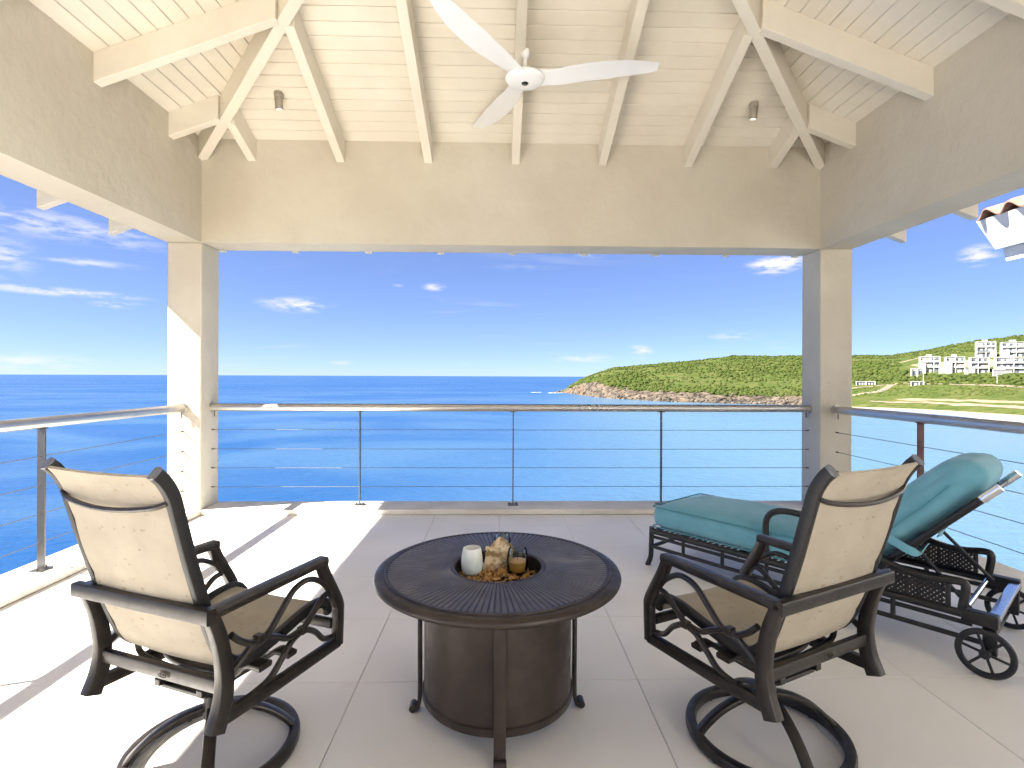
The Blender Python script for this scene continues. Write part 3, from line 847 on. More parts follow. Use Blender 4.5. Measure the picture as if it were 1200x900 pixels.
# ------------------------------------------------------------------ ceiling fan
fan = empty('ceiling_fan', (.2, 4.38, 3.90)); tag(fan, 'white three-blade ceiling fan with black centre dot under the middle rafter', 'fan')
rz_ = ZR + SL * (YF - 4.38) - 3.90
MB().lathe([(0, rz_ + .03), (.036, rz_ + .03), (.036, rz_ - .015), (.026, rz_ - .035), (.015, rz_ - .042), (.015, .05), (0, .05)], 24).build('downrod', 'fan_white', fan, True)
b = MB().lathe([(0, -.030), (.07, -.029), (.125, -.022), (.155, -.008), (.163, .008), (.15, .026), (.11, .044), (.06, .055), (0, .058)], 40)
b.build('hub', 'fan_white', fan, True, angle=60)
MB().lathe([(0, -.038), (.022, -.038), (.028, -.034), (.028, -.028), (0, -.028)], 24).build('centre_cap', 'black_plastic', fan, True)
def blade_mesh():
    secs = []
    N = 22
    for i in range(N):
        s = i / (N - 1); r = .10 + (1.08 - .10) * s
        ch = np.interp(s, [0, .1, .3, .55, .75, .9, 1.], [.19, .17, .215, .23, .205, .16, .105])
        off = np.interp(s, [0, .15, .4, .7, 1.], [0, .0, -.025, -.03, -.005])   # trailing edge bulges, leading edge nearly straight
        tw = -R(np.interp(s, [0, .15, .4, 1], [14, 10, 5, 3])); th = np.interp(s, [0, .2, 1], [.032, .018, .010])
        z0 = np.interp(s, [0, .15, 1], [.012, .008, .055])
        ring = []
        for k in range(14):
            a = 2 * math.pi * k / 14; u = math.cos(a) * ch / 2 + off; v = math.sin(a) * th / 2 + .012 * (1 - (2 * (u - off) / ch) ** 2)
            ring.append((r, u * math.cos(tw) - v * math.sin(tw), z0 + u * math.sin(tw) + v * math.cos(tw)))
        secs.append(ring)
    V = [p for r_ in secs for p in r_]; F = []
    for i in range(N - 1):
        for k in range(14): F.append((i * 14 + k, (i + 1) * 14 + k, (i + 1) * 14 + (k + 1) % 14, i * 14 + (k + 1) % 14))
    F.append(tuple(range(14))); F.append(tuple(reversed([(N - 1) * 14 + k for k in range(14)])))
    return MB().add(V, F).mesh('blade', 'fan_white', True, 50)
bm_ = blade_mesh()
for a in (-6, 114, 234):
    o = link('blade', bm_, fan); o.rotation_euler = (0, 0, R(a))

# ------------------------------------------------------------------ railings
RZ = 1.107; RR = .041; CZ = (.867, .659, .456, .252)
def railing(p0, p1, posts, label, post_kind, name='railing'):
    """p0,p1 xy of the handrail ends; posts: distances from p0"""
    p0, p1 = Vector((*p0, 0)), Vector((*p1, 0)); L = (p1 - p0).length; a = math.atan2(p1.y - p0.y, p1.x - p0.x)
    o = empty(name, p0, a); tag(o, label, 'railing', 'cable railings round the terrace')
    MB().tube([(0, 0, RZ), (L, 0, RZ)], RR, 24).build('handrail', 'steel', o, True)
    for x, s in ((0, 1), (L, -1)):
        b = MB().tube([(x - s * .002, 0, RZ), (x + s * .012, 0, RZ)], .052, 24); b.build('end_flange', 'steel', o, True)
        b = MB().tube([(x + s * .03, 0, RZ - .03), (x + s * .03, 0, RZ - .10)], .006, 8); b.build('end_bracket', 'fastener', o, True)
    for z in CZ:
        sag = [(L * k / 24, 0, z) for k in range(25)]
        MB().tube(sag, .0029, 6).build('cable', 'cable_steel', o, True)
        for x, s in ((0, 1), (L, -1)):
            MB().tube([(x - s * .002, 0, z), (x + s * .03, 0, z), (x + s * .034, 0, z), (x + s * .05, 0, z)], .0075, 8, scales=[1, 1, .6, .5]).build('cable_fitting', 'fastener', o, True)
    for d in posts:
        po = MB().box(d - post_kind[0] / 2, d + post_kind[0] / 2, -post_kind[1] / 2, post_kind[1] / 2, KERB_H + .01, RZ - RR + .004).build('post', post_kind[2], o, bevel=.002)
        MB().box(d - .055, d + .055, -.045, .045, KERB_H, KERB_H + .01).build('base_plate', post_kind[2], po, bevel=.002)
        for bx in (-.038, .038):
            MB().lathe([(0, .014), (.009, .014), (.009, 0)], 8, (d + bx, 0, KERB_H + .01)).build('bolt', 'fastener', po)
        MB().box(d - .035, d + .035, -.018, .018, RZ - RR - .004, RZ - RR + .002).build('saddle', post_kind[2], po)
YR = 5.765
railing((XL, YR), (XR, YR), [-1.503 - XL, .15 - XL, 1.769 - XL], 'front stainless cable railing between the two columns facing the sea', (.012, .05, 'post_steel'), 'railing')
railing((-3.265, -2.4), (-3.265, YF), [3.866 + 2.4, 2.25 + 2.4, .63 + 2.4, -1.0 + 2.4], 'left side stainless cable railing running back from the left column', (.012, .055, 'post_steel'))
railing((3.58, -2.4), (3.58, YF), [4.43 + 2.4, 2.81 + 2.4, 1.19 + 2.4, -.5 + 2.4], 'right side cable railing with rust-red posts behind the chaise lounge', (.012, .055, 'rust_post'))

# ------------------------------------------------------------------ neighbouring roof corner on the right
nb = empty('neighbouring_building', (0, 0, 0)); tag(nb, 'white neighbouring building with terracotta tiled eave at the right edge', 'building')
NY1, NY0 = 6.82, -6.0
MB().box(7.7, 14, NY0, NY1 - .9, -1.3, 3.35).build('wall', 'white_paint', nb)  # unseen wall invented under the eave; also throws sunlight back into the shade
# eave section in x,z: fascia square to the roof slope
MB().prism([(6.24, 3.50), (6.50, 3.14), (6.56, 3.15), (6.31, 3.53)], 'y', NY0, NY1).build('fascia', 'white_paint', nb)
MB().prism([(6.585, 3.15), (6.63, 2.985), (8.2, 3.36), (8.2, 3.72)], 'y', NY0, NY1 - .02).build('soffit', 'white_paint', nb)
MB().prism([(6.29, 3.505), (10.5, 5.10), (10.5, 5.0), (6.35, 3.42)], 'y', NY0, NY1).build('roof_deck', 'white_paint', nb)
for xx in (10.5,): MB().prism([(10.5, 5.1), (14, 3.6), (14, 3.5), (10.5, 5.0)], 'y', NY0, NY1).build('roof_deck', 'terracotta', nb)
pitch = .30; sl = math.atan2(5.10 - 3.505, 10.5 - 6.29)
sec = [(pitch / 2 * math.cos(a), .085 * math.sin(a)) for a in np.linspace(0, math.pi, 9)] 
secd = [(-.0 + pitch / 2 * math.cos(a), .068 * math.sin(a) - .004) for a in np.linspace(math.pi, 0, 9)]
V = []; 
def tile_barrel():
    L = .44; V = []; outer = []; N = 13
    for e_, zoff in ((0, .028), (L, .0)):
        for k in range(N):
            f = k / (N - 1); y = (f - .5) * pitch * 1.0; z = .055 * math.cos(2 * math.pi * (f - .5)) + .055
            V.append((e_, y, z + zoff))
        for k in range(N):
            f = k / (N - 1); y = (f - .5) * pitch * 1.0; z = .055 * math.cos(2 * math.pi * (f - .5)) + .055
            V.append((e_, y, z + zoff - .018))
    F = []
    for k in range(N - 1):
        F.append((k, k + 1, k + 1 + 2 * N, k + 2 * N)); F.append((N + k, N + k + 2 * N, N + k + 1 + 2 * N, N + k + 1)); F.append((k, k + N, k + 1 + N, k + 1))
    return MB().add(V, F).mesh('roof_tile', 'terracotta', True, 50)
tm = tile_barrel()
for j in range(14):
    for r_ in range(6):
        o = link('roof_tile', tm, nb)
        d = -.09 + r_ * .36
        o.location = (6.29 + d * math.cos(sl), NY1 - .06 - pitch * (j + .5), 3.505 + d * math.sin(sl) + .005)
        o.rotation_euler = (0, -sl, 0)

# ------------------------------------------------------------------ swivel chairs
def make_chair():
    c = empty('swivel_chair')
    B = 'bronze'
    HW = .297   # half width to the middle of the side frames
    # base ring and spokes
    base = empty('swivel_base'); base.parent = c
    ring = [(.288 * math.cos(a), .288 * math.sin(a), .026) for a in np.linspace(0, 2 * math.pi, 64, endpoint=False)]
    MB().sweep(ring, rrect(.042, .044, .014), closed=True).build('ring', B, base, True)
    for k in range(4):
        a = R(45 + 90 * k); ca_, sa = math.cos(a), math.sin(a)
        pts = spline([(ca_ * r, sa * r, z) for r, z in ((.285, .034), (.25, .075), (.19, .125), (.11, .165), (.03, .185))], 5)
        MB().sweep(pts, rrect(.042, .022, .007)).build('spoke', B, base, True)
    MB().lathe([(0, .15), (.036, .15), (.036, .235), (.03, .24), (.03, .30), (0, .30)], 24).build('post', B, base, True)
    for k in range(8):
        a = 2 * math.pi * (k + .5) / 8
        MB().lathe([(0, .006), (.012, .006), (.012, 0.0), (0, 0.0)], 8, (.288 * math.cos(a), .288 * math.sin(a), -.0)).build('glide', 'tyre', base)
    # rocker mechanism under the seat
    mech = MB().box(-.11, .11, -.13, .13, .302, .318).box(-.12, -.09, -.15, .15, .318, .345).box(.09, .12, -.15, .15, .318, .345)
    mech.build('mounting_plate', B, c, bevel=.004)
    for s in (-1, 1):
        pts = spline([(s * .285, -.03, .405), (s * .22, -.03, .405), (s * .17, -.03, .365), (s * .10, -.03, .348), (0, -.03, .346)], 6)
        MB().sweep(pts, rrect(.06, .022, .006)).build('support_arm', B, c, True)
        pts = spline([(s * .285, .10, .385), (s * .22, .10, .39), (s * .17, .10, .36), (s * .10, .10, .348), (0, .10, .346)], 6)
        MB().sweep(pts, rrect(.05, .02, .006)).build('support_arm', B, c, True)
    # side frames (local y forward, z up)
    post_sec = rrect(.034, .048, .007)
    for s in (-1, 1):
        x = s * HW
        MB().sweep([(x, -.285, .694), (x, 0, .694), (x, .262, .694)], rrect(.052, .032, .008)).build('armrest', B, c, True)
        fp = spline([(x, .245, .682), (x, .275, .618), (x, .345, .493), (x, .352, .438), (x, .346, .308)], 6)
        MB().sweep(fp, rrect(.036, .046, .008), up=(0, 1, .01)).build('front_post', B, c, True)
        rp = spline([(x, -.264, .68), (x, -.236, .60), (x, -.218, .51), (x, -.214, .44), (x, -.226, .37), (x, -.252, .305)], 6)
        MB().sweep(rp, rrect(.034, .050, .007), up=(0, 1, .01), scales=list(np.linspace(.92, 1.2, len(rp)))).build('rear_post', B, c, True)
        MB().sweep([(x, -.215, .335), (x, .0, .325), (x, .35, .32)], rrect(.034, .044, .008)).build('lower_rail', B, c, True)
        # wavy lattice between rails; u from rear (0) to front (1), v from lower rail (0) to arm (1)
        def uv(u, v): return (x, -.20 + u * .53, .345 + v * .333)
        for w in ([(.95, .60), (.85, .78), (.71, .90), (.56, .87), (.43, .70), (.32, .55), (.20, .53), (.10, .62), (.02, .74)],
                  [(.96, .62), (.85, .59), (.75, .47), (.64, .35), (.54, .30), (.44, .17), (.33, .04), (.17, .0)],
                  [(.98, .03), (.87, .08), (.77, .24), (.64, .35), (.50, .36), (.38, .46), (.24, .55), (.12, .46), (.0, .34)]):
            MB().tube(spline([uv(*q) for q in w], 6), .0118, 8, up=(1, 0, 0)).build('lattice_bar', B, c, True)
        for q in ((.64, .35), (.24, .55)):
            p = uv(*q); MB().box(p[0] - .016, p[0] + .016, p[1] - .014, p[1] + .014, p[2] - .014, p[2] + .014).build('clip', B, c, bevel=.004)
    MB().sweep([(-HW - .026, -.285, .694), (HW + .026, -.285, .694)], rrect(.036, .048, .007)).build('back_rail', B, c, True)
    lr = MB().sweep([(-HW + .017, -.215, .432), (HW - .017, -.215, .432)], rrect(.026, .046, .006)).build('lower_back_rail', B, c, True)
    b = MB().lathe([(0, .004), (.9, .003), (1., 0)], 24); b.V = [Vector((.04 + v.x * .027, -.229 - v.z * 1.2, .432 + v.y * .012)) for v in b.V]
    bd = b.build('badge', 'badge', lr, True)
    b = MB().tube([(.04 + .021 * math.cos(a), -.2345, .432 + .0085 * math.sin(a)) for a in np.linspace(0, 6.283, 24, endpoint=False)], .0012, 6, up=(0, 1, 0), closed=True)
    for k in range(4): b.box(.027 + k * .0075, .031 + k * .0075, -.2355, -.233, .428, .436)
    b.build('badge_emblem', 'bronze', lr)
    MB().sweep([(-HW + .017, .335, .40), (HW - .017, .335, .40)], rrect(.026, .04, .006)).build('front_rail', B, c, True)
    # sling rails and sling; profile (y,z)
    prof = spline([(0, -.412, 1.158), (0, -.388, 1.132), (0, -.360, 1.083), (0, -.338, 1.008), (0, -.30, .87), (0, -.262, .745), (0, -.215, .60), (0, -.172, .505), (0, -.115, .455), (0, -.03, .447), (0, .10, .468), (0, .22, .492), (0, .31, .492), (0, .352, .462), (0, .362, .43)], 6)
    def sw(z): return .240 + .008 * min(max((z - .5) / .6, 0), 1)
    for s in (-1, 1):
        pts = [(s * sw(p.z), p.y, p.z) for p in prof]
        r_ = MB().sweep(pts, rrect(.044, .028, .009), up=(1, 0, 0)).build('sling_rail', 'rail_sleeve', c, True)
        p, q = Vector(pts[0]), Vector(pts[1]); t = (p - q).normalized()
        MB().sweep([p, p + t * .006], rrect(.0445, .029, .009), up=(1, 0, 0)).build('end_cap', 'grey_cap', r_, True)
    nx = 14; V, F = [], []
    arc = [0.]
    for i in range(1, len(prof)): arc.append(arc[-1] + (prof[i] - prof[i - 1]).length)
    for lay in (0, 1):
        for i, p in enumerate(prof):
            a, b_ = prof[max(i - 1, 0)], prof[min(i + 1, len(prof) - 1)]
            t = (b_ - a).normalized(); nrm = Vector((0, -t.z, t.y))     # towards the sitter / up
            if nrm.y < 0 and nrm.z < 0: nrm = -nrm
            for k in range(nx + 1):
                u = k / nx * 2 - 1
                sag = -.010 - .007 * (1 - u * u)
                quilt = .007 * abs(math.sin(math.pi * arc[i] / .21)) ** .5
                off = sag + (quilt + .005 if lay == 0 else -quilt * .8 - .004)
                q = p + nrm * off; V.append((u * (sw(p.z) - .012), q.y, q.z))
    m_ = len(prof)
    def id_(l, i, k): return l * m_ * (nx + 1) + i * (nx + 1) + k
    for l in (0, 1):
        for i in range(m_ - 1):
            for k in range(nx):
                f = (id_(l, i, k), id_(l, i + 1, k), id_(l, i + 1, k + 1), id_(l, i, k + 1)); F.append(f)
    for i in range(m_ - 1):
        for k in (0, nx): F.append((id_(0, i, k), id_(0, i + 1, k), id_(1, i + 1, k), id_(1, i, k)))
    for i in (0, m_ - 1):
        for k in range(nx): F.append((id_(0, i, k), id_(0, i, k + 1), id_(1, i, k + 1), id_(1, i, k)))
    MB().add(V, F).build('sling', 'sling_fabric', c, True, angle=50)
    for zt in (1.035, .80, .60):
        i = min(range(len(prof)), key=lambda k: abs(prof[k].z - zt) + (0 if prof[k].y < -.1 else 9))
        p = prof[i]; t = (prof[i + 1] - prof[i - 1]).normalized(); nrm = Vector((0, -t.z, t.y))
        if nrm.y < 0 and nrm.z < 0: nrm = -nrm
        pts = []
        for k in range(nx + 1):
            u = k / nx * 2 - 1; q = p + nrm * (-.0145 - .007 * (1 - u * u)); pts.append((u * (sw(p.z) - .016), q.y, q.z))
        MB().tube(pts, .0032, 6).build('seam', 'sling_fabric', c, True)
    hb = spline([(-.245, -.372, 1.062), (-.2, -.384, 1.047), (-.1, -.394, 1.034), (0, -.398, 1.030), (.1, -.394, 1.034), (.2, -.384, 1.047), (.245, -.372, 1.062)], 5)
    MB().tube(hb, .0085, 8).build('head_bar', B, c, True)
    lb = spline([(-.236, -.13, .45), (-.2, -.13, .405), (0, -.13, .385), (.2, -.13, .405), (.236, -.13, .45)], 5)
    MB().tube(lb, .011, 8).build('seat_brace', B, c, True)
    return c
ch = make_chair(); ch.location = (-1.09, 2.06, 0); ch.rotation_euler.z = R(-21.6)
tag(ch, 'bronze swivel patio chair with tan sling, standing in the sun at the left', 'chair', 'swivel chairs at the fire table')
ch2 = copy_tree(ch); ch2.location = (1.077, 2.108, 0); ch2.rotation_euler.z = R(25.9)
tag(ch2, 'bronze swivel patio chair with tan sling, in front of the teal chaise lounge', 'chair', 'swivel chairs at the fire table')
for k in ch2.children:
    if k.name.startswith('swivel_base'): k.rotation_euler.z = R(23)

# ------------------------------------------------------------------ fire table
ft = empty('fire_table', (-.003, 2.325, 0), R(1.5)); tag(ft, 'round dark bronze fire pit table with ribbed top and drum base', 'table')
TZ, TR = .625, .535
MB().lathe([(.190, TZ - .09), (.190, TZ - .004), (.196, TZ), (.205, TZ - .001), (.207, TZ - .004), (.473, TZ - .004), (.476, TZ), (.484, TZ + .001), (.488, TZ - .006), (.494, TZ - .004), (.510, TZ - .006), (.525, TZ - .013), (.529, TZ - .023), (.526, TZ - .033), (.514, TZ - .041), (.49, TZ - .045), (.40, TZ - .05), (.335, TZ - .062), (.20, TZ - .092), (.19, TZ - .09)], 128).build('table_top', 'table_metal', ft, True, angle=45)
V, F = [], []
NS = 120
for k in range(NS):
    a0, a1 = 2 * math.pi * (k + .13) / NS, 2 * math.pi * (k + .87) / NS
    o_ = len(V)
    for r, aa in ((.209, .30), (.471, 1.)):
        am, ha = (a0 + a1) / 2, (a1 - a0) / 2
        for s, z in ((-1, TZ - .0045), (-.7, TZ - .0008), (.7, TZ - .0008), (1, TZ - .0045)):
            V.append((r * math.cos(am + s * ha), r * math.sin(am + s * ha), z))
    for q in range(3): F.append((o_ + q, o_ + q + 4, o_ + q + 5, o_ + q + 1))
    F.append((o_, o_ + 1, o_ + 2, o_ + 3)); F.append((o_ + 4, o_ + 7, o_ + 6, o_ + 5))
MB().add(V, F).build('ribbed_surface', 'table_top', ft)
MB().lathe([(0, TZ - .07), (.189, TZ - .07), (.1905, TZ - .05), (.187, TZ - .05), (.187, TZ - .088), (0, TZ - .088)], 64).build('burner_bowl', 'bronze', ft, True)
MB().lathe([(.30, .085), (.322, .085), (.326, .09), (.326, .115), (.318, .12), (.318, TZ - .075), (.335, TZ - .066), (.30, TZ - .066)], 96).build('drum', 'table_metal', ft, True)
for k, a in enumerate((-90, 0, 90, 180)):
    M = Matrix.Rotation(R(a), 4, 'Z')
    b = MB()
    pts = spline([(.338, 0, TZ - .066), (.338, 0, .30), (.337, 0, .10), (.340, 0, .035), (.352, 0, .012), (.368, 0, .012)], 6)
    b.sweep(pts, rrect(.046, .016, .004), up=(1, 0, .0)); b.V = [M @ v for v in b.V]; lg = b.build('leg', 'table_metal', ft, True)
    b = MB().tube([(.366, -.024, .016), (.366, .024, .016)], .016, 12, up=(1, 0, 0)); b.V = [M @ v for v in b.V]; b.build('scroll_foot', 'table_metal', lg, True)
    b = MB().box(.326, .356, -.036, .036, TZ - .078, TZ - .061); b.V = [M @ v for v in b.V]; b.build('bracket', 'table_metal', lg, bevel=.004)
fl = TZ - .07
CX, CYY = -.003, 2.325
# bark / glass chips in the bowl
rs2 = np.random.RandomState(5); spots = []
for i in range(420):
    a = rs2.rand() * 6.283; r = .178 * math.sqrt(rs2.rand()); s = rs2.uniform(.006, .014)
    h = .028 * (1 - (r / .185) ** 2)
    spots.append(((CX + r * math.cos(a), CYY + r * math.sin(a), fl + .006 + h * rs2.rand() + s * .3), s))
o = scatter('bark_chips', 'bark', spots, 'amber brown bark chips filling the fire bowl', 'chips', .9, .6)
for p in o.data.polygons: p.use_smooth = False
def at_z(px, py, z):
    r = rayd(px, py); k = (z - CAM_H) / r.z; return Vector((0, 0, CAM_H)) + r * k
def jar(name, px, py, rad_, h, kind, label, z0=fl + .02):
    p = at_z(px, py, z0)
    o = empty(name, p); tag(o, label, 'candle', 'candles in the fire bowl')
    shape = [(.62, 0), (.80, .02), (.95, .2), (1., .42), (.97, .65), (.88, .88), (.80, 1.)]
    outer = [(rad_ * a, h * b) for a, b in shape]
    inner = [(max(r - .003, .001), max(z, .006)) for r, z in reversed(outer)]
    if kind == 'frost':
        MB().lathe([(0, 0)] + outer + inner + [(0, .006)], 40).build('holder', 'candle_wax', o, True, angle=60)
        MB().lathe([(0, h * .62), (rad_ * .93, h * .62), (rad_ * .93, h * .5), (0, h * .5)], 32).build('wax', 'candle_wax', o, True)
    else:
        MB().lathe([(0, 0)] + outer + inner + [(0, .006)], 40).build('glass', 'clear_glass', o, True, angle=60)
        f = .5 if kind == 'amber' else .25
        wx = [(r * .94 - .003, z) for r, z in outer if z <= h * f]
        wr = np.interp(h * f, [z for r, z in outer], [r for r, z in outer]) * .94 - .003
        MB().lathe([(0, .008)] + [(r, max(z, .008)) for r, z in wx] + [(wr, h * f), (0, h * f)], 32).build('wax', 'wax_amber' if kind == 'amber' else 'candle_wax', o, True)
    MB().tube([(0, 0, h * .4), (.001, 0, h * .72)], .0012, 6).build('wick', 'black_plastic', o)
jar('candle_jar', 553, 672, .048, .115, 'frost', 'white frosted candle jar at the left of the fire bowl')
jar('candle_jar', 606.5, 671, .049, .108, 'amber', 'clear glass candle jar with amber wax at the right front of the bowl')
jar('candle_jar', 588.5, 647, .043, .095, 'clear', 'clear glass candle jar behind the driftwood in the bowl', fl + .02)
# driftwood
ctrl = [(.50, .0, .10, .030), (.36, .02, .14, .042), (.2, .0, .12, .050), (.02, -.01, .085, .052), (-.12, .02, .08, .045), (-.3, .03, .06, .035)]
a_, b_ = at_z(598, 640, fl + .10), at_z(572, 668, fl + .03)
pts = spline([a_, a_.lerp(b_, .3) + Vector((-.012, 0, .012)), a_.lerp(b_, .6) + Vector((.012, 0, .01)), b_], 16)
V, F = [], []; N = len(pts); Kk = 40
for i, p in enumerate(pts):
    s = i / (N - 1); r0 = np.interp(s, [0, .12, .45, .75, .93, 1], [.006, .026, .040, .042, .03, .008])
    for k in range(Kk):
        a = 2 * math.pi * k / Kk
        q = np.array([[math.cos(a) * 1.3 + s * 3, math.sin(a) * 1.3, s * 5.]]); rr_ = r0 * max(.25, 1.05 + 1.35 * fbm(q * 1.3, 4, .6)[0] + .22 * math.sin(3 * a + 9 * s) - .35 * max(0, math.sin(5 * a - 6 * s)) ** 3)
        V.append(p + Vector((math.cos(a) * rr_ * 1.1, math.sin(a) * rr_ * .35, math.sin(a) * rr_ * .95)))
for i in range(N - 1):
    for k in range(Kk): F.append((i * Kk + k, (i + 1) * Kk + k, (i + 1) * Kk + (k + 1) % Kk, i * Kk + (k + 1) % Kk))
F.append(tuple(range(Kk))); F.append(tuple(reversed([(N - 1) * Kk + k for k in range(Kk)])))
o = MB().add(V, F).build('driftwood', 'driftwood', None, True, angle=70); tag(o, 'gnarled pale driftwood lying between the candles in the fire bowl', 'driftwood')

# ------------------------------------------------------------------ chaise lounge: local y from head (0) to foot (1.93), x across
CH_ROT = math.atan2(.6278, .7784)
cl = empty('chaise_lounge', (2.661, 2.768, 0), CH_ROT); tag(cl, 'black woven chaise lounge frame with wheels and raised back by the right railing', 'lounger')
W = 'wicker_black'; SX = .355
for s in (-1, 1):
    x = s * SX
    MB().tube([(x, -.03, .268), (x, .6, .268), (x, 1.93, .268)], .021, 12).build('upper_rail', W, cl, True)
    MB().tube([(x * .99, .05, .225), (x * .99, .7, .225), (x * .99, 1.92, .225)], .012, 10).build('bead_rail', W, cl, True)
    MB().tube([(x, .0, .15), (x, .7, .15), (x, 1.92, .15)], .013, 10).build('lower_rail', W, cl, True)
    for y in (.38, .72, 1.06, 1.36, 1.66): MB().tube([(x, y, .15), (x, y, .262)], .0125, 10).build('spindle', W, cl, True)
    lg = spline([(x, 1.93, .30), (x, 1.935, .16), (x, 1.94, .07), (x + s * .004, 1.965, 0)], 5)
    MB().tube(lg, .019, 12, up=(0, 1, 0)).build('leg', W, cl, True)
    # rear leg carrying the wheel
    MB().box(x - .022, x + .022, -.045, .01, .10, .285).build('rear_leg', W, cl, bevel=.006)
    MB().box(x - .026, x + .026, -.05, .09, .235, .30).build('rear_rail', W, cl, bevel=.006)
    # arm: rises from the rear post to a loop at the front
    arm = spline([(x, .09, .28), (x, .075, .40), (x, .10, .425), (x, .20, .41), (x, .30, .412), (x, .42, .445), (x, .56, .52), (x, .72, .585), (x, .88, .612), (x, 1.0, .60), (x, 1.06, .54), (x, 1.065, .42), (x, 1.05, .28)], 5)
    MB().tube(arm, .020, 12, up=(1, 0, 0)).build('armrest', W, cl, True)
    MB().tube([(x, .145, .28), (x, .145, .415)], .012, 8).build('panel_post', W, cl, True)
    # woven side panel: crossing strips
    b = MB(); step = .026
    def ztop(y): return float(np.interp(y, [.1, .2, .3, .42, .56, .72, .88, 1.03], [.41, .40, .40, .435, .505, .57, .595, .585]))
    y = .15 - .35
    while y < 1.05:
        for dirn in (1, -1):
            seg = []
            for q in range(0, 40):
                yy = y + dirn * q * .01 + (0 if dirn > 0 else .0); z_ = .285 + q * .01
                if .15 <= yy <= .76 and z_ <= ztop(yy): seg.append((x + dirn * .003, yy, z_))
            if len(seg) > 1: b.sweep([seg[0], seg[-1]], [(-.0068, -.002), (.0068, -.002), (.0068, .002), (-.0068, .002)], up=(1, 0, 0))
        y += step
    for yy in np.arange(.17, .77, .05): b.sweep([(x, yy, .28), (x, yy, ztop(yy))], [(-.004, -.002), (.004, -.002), (.004, .002), (-.004, .002)], up=(1, 0, 0))
    b.build('woven_panel', W, cl)
    # wheel
    wh = empty('wheel', (s * .395, -.005, .116)); wh.parent = cl
    MB().sweep([(0, .103 * math.cos(a), .103 * math.sin(a)) for a in np.linspace(0, 2 * math.pi, 48, endpoint=False)], rrect(.028, .026, .009), up=(1, 0, 0), closed=True).build('tyre', 'tyre', wh, True)
    for k in range(6):
        a = R(60 * k + 12); MB().sweep([(0, .018 * math.cos(a), .018 * math.sin(a)), (0, .094 * math.cos(a), .094 * math.sin(a))], rrect(.012, .010, .003), up=(1, 0, 0)).build('spoke', 'tyre', wh, True)
    MB().tube([(-.02, 0, 0), (.02, 0, 0)], .022, 16, up=(0, 0, 1)).build('hub', 'tyre', wh, True)
MB().tube([(-.395, -.005, .116), (.395, -.005, .116)], .009, 8).build('axle', W, cl, True)
for y, z, m in ((1.93, .262, W), (1.93, .15, W), (.60, .262, W), (1.25, .255, W)):
    MB().tube([(-SX, y, z), (SX, y, z)], .014, 10).build('cross_rail', m, cl, True)
MB().sweep([(-SX + .02, -.028, .272), (SX - .02, -.028, .272)], rrect(.05, .03, .008)).build('head_rail', 'steel_wrap', cl, True)
MB().tube([(-SX + .02, .085, .275), (SX - .02, .085, .275)], .013, 12).build('stop_bar', 'steel_wrap', cl, True)
# seat weave deck under the cushion
b = MB()
for y in np.arange(.64, 1.93, .045): b.box(-SX + .01, SX - .01, y - .012, y + .012, .262, .268)
b.build('seat_weave', W, cl)
# raised back
back = empty('backrest'); back.parent = cl
BY0, BZ0, BY1, BZ1 = .56, .285, -.035, .905
bd = Vector((0, BY1 - BY0, BZ1 - BZ0)); BL = bd.length; bdn = bd.normalized(); bn = Vector((0, bdn.z, -bdn.y))  # bn points to the sitter's side
for s in (-1, 1):
    x = s * .305
    rl = MB().tube([Vector((x, BY0, BZ0)), Vector((x, BY0, BZ0)) + bd], .019, 12).build('side_rail', W, back, True)
    p = Vector((x, BY0, BZ0)) + bd
    MB().tube([p - bdn * .085, p - bdn * .05, p + bdn * .015], .0225, 14).build('wrapped_end', 'steel_wrap', rl, True)
p = Vector((0, BY0, BZ0))
for q in (.02, .5, .93): MB().tube([p + bd * q + Vector((-.305, 0, 0)), p + bd * q + Vector((.305, 0, 0))], .013, 10).build('cross_rail', W, back, True)
b = MB()
for k in range(-26, 27):
    for dirn in (1, -1):
        seg = []
        for q in range(0, 160):
            xx = k * .036 + dirn * q * .01 - dirn * .4; tt = q * .01
            if abs(xx) < .295 and tt < .9 * BL: seg.append(p + Vector((xx, 0, 0)) + bdn * tt + bn * .003 * dirn)
        if len(seg) > 1: b.sweep([seg[0], seg[-1]], [(-.006, -.002), (.006, -.002), (.006, .002), (-.006, .002)], up=tuple(bn))
b.build('woven_panel', W, back)
for s in (-1, 1):
    q = p + bd * .42; MB().tube([(s * .27, q.y, q.z), (s * .30, .06, .28)], .010, 8).build('prop', W, back, True)

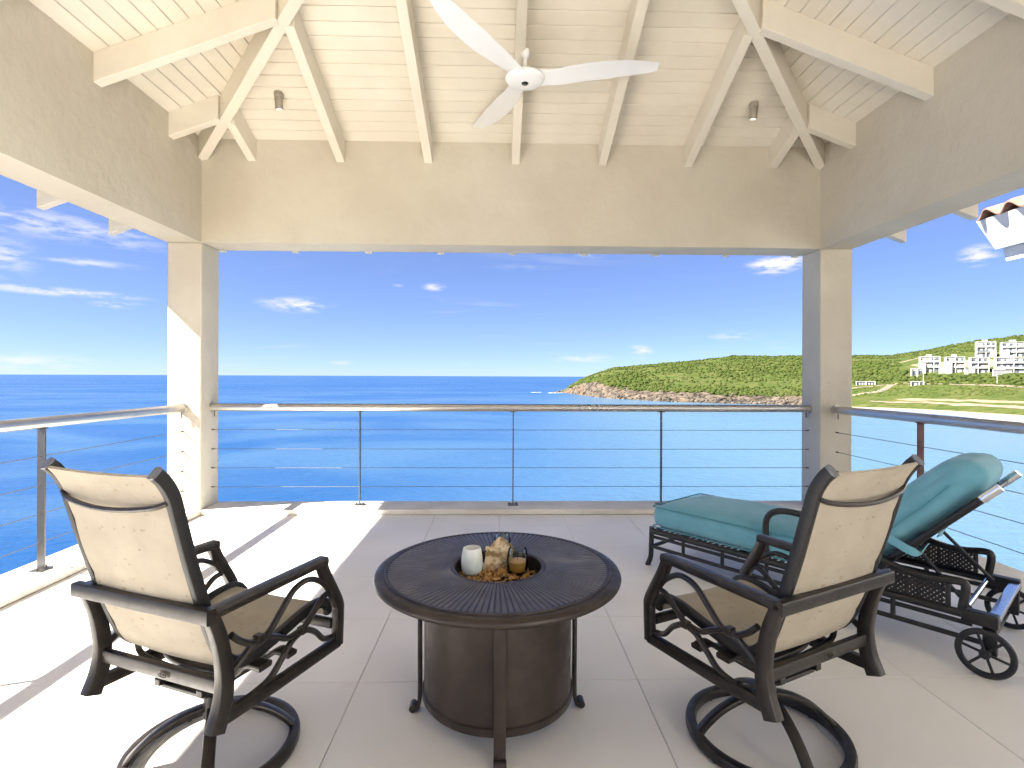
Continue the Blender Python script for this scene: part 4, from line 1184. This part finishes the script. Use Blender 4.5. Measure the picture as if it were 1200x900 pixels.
# teal cushion
def pillow(name, w, l, h, mat, parent, crown=.03, puff=0., seed=0, headround=False):
    nx, ny, nz = 22, 40, 7
    bm = bmesh.new(); bmesh.ops.create_cube(bm, size=2.)
    bmesh.ops.subdivide_edges(bm, edges=bm.edges[:], cuts=17, use_grid_fill=True)
    Vv = np.array([v.co for v in bm.verts]); u, v_, z = Vv[:, 0].copy(), Vv[:, 1].copy(), Vv[:, 2].copy()
    # rounded box
    rx, ry, rz = w / 2, l / 2, h / 2; r = min(h * .34, .06) if not headround else h * .47
    X = np.stack([u * rx, v_ * ry, z * rz], 1)
    core = np.clip(X, [-(rx - r), -(ry - r), -(rz - r)], [rx - r, ry - r, rz - r]); dlt = X - core
    ln = np.linalg.norm(dlt, axis=1, keepdims=True); nrm = np.where(ln > 1e-6, dlt / np.maximum(ln, 1e-6), 0)
    X = np.where(ln > 1e-6, core + nrm * r, X)
    f = (1 - u ** 4) * (1 - v_ ** 4)
    X[:, 2] += np.where(z > 0, crown * f * np.maximum(z, 0), 0)
    X[:, 0] += np.sign(u) * .012 * (1 - z ** 2) * (1 - v_ ** 6) * (np.abs(u) > .9)
    X[:, 1] += np.sign(v_) * .012 * (1 - z ** 2) * (1 - u ** 6) * (np.abs(v_) > .9)
    if headround:
        e = np.clip((v_ - .2) / .8, 0, 1); pass
    nse = fbm(X * np.array([5., 5., 5.]) + seed, 2, .45)
    X[:, 2] += nse * .007 * np.where(z > 0, 1, .2); X[:, 0] += nse * .004
    wr = np.sin(X[:, 1] * 95 + 6 * fbm(X * 5 + 9, 2)) * np.exp(-((np.abs(u) - .86) / .1) ** 2) * np.clip(z, 0, 1)
    X[:, 2] += wr * .0035
    for vv, q in zip(bm.verts, X): vv.co = q
    me = bpy.data.meshes.new(name); bm.to_mesh(me); bm.free(); me.materials.append(MATS[mat])
    me.polygons.foreach_set('use_smooth', [True] * len(me.polygons))
    o = link(name, me, parent)
    sb = o.modifiers.new('sub', 'SUBSURF'); sb.levels = 1; sb.render_levels = 1
    for zz_, zs in ((h * .5 - .012, 1), (-h * .5 + .012, -1)):
        loop = []
        rr = .035
        for cx, cy, a0 in ((rx - rr, ry - rr, 0), (-rx + rr, ry - rr, 90), (-rx + rr, -ry + rr, 180), (rx - rr, -ry + rr, 270)):
            for k in range(6): a = R(a0 + 18 * k); loop.append((cx + (rr - .002) * math.cos(a), cy + (rr - .002) * math.sin(a), zz_))
        if not headround:
            MB().tube(loop, .0052, 6, closed=True).build('piping', 'teal_piping', o, True)
    return o
cu_ = empty('chaise_cushion', (2.661, 2.768, .0), CH_ROT); tag(cu_, 'teal fabric cushion lying on the chaise lounge, back part propped up', 'cushion')
seat = pillow('seat_section', .70, 1.36, .175, 'teal_fabric', cu_, .035, seed=3)
seat.location = (0, 1.26, .292 + .0875)
bk = pillow('back_section', .60, .83, .195, 'teal_fabric', cu_, .035, seed=8, headround=True)
cpos = Vector((0, BY0, BZ0)) + bd * .53 + bn * (.02 + .095)
Mx = Matrix(((1, 0, 0, 0), (0, bdn.y, bn.y, 0), (0, bdn.z, bn.z, 0), (0, 0, 0, 1)))
# right-handed frame: x, along back, towards sitter (flip x to keep handedness)
if Mx.to_3x3().determinant() < 0: Mx = Matrix(((-1, 0, 0, 0), (0, bdn.y, bn.y, 0), (0, bdn.z, bn.z, 0), (0, 0, 0, 1)))
bk.matrix_local = Matrix.Translation(cpos) @ Mx
# piping of the back part: a line along its near side that turns up over the head end
for sx in (-.312, .312):
    pts = spline([(sx, -.40, .0), (sx * 1.03, -.15, .0), (sx * 1.03, .12, .0), (sx * 1.01, .27, .01)], 6)
    MB().tube(pts, .0055, 6).build('piping', 'teal_piping', bk, True)
# straps tied round the back frame
for sx in (-1, 1):
    sp = spline([(sx * .318, -.17, .02), (sx * .322, -.14, -.06), (sx * .328, -.115, -.125), (sx * .30, -.10, -.155), (sx * .15, -.09, -.15)], 6)
    MB().sweep(sp, [(-.022, -.0025), (.022, -.0025), (.022, .0025), (-.022, .0025)], up=(1, 0, .2)).build('strap', 'teal_fabric', bk, True)
print('objects', len(bpy.data.objects))
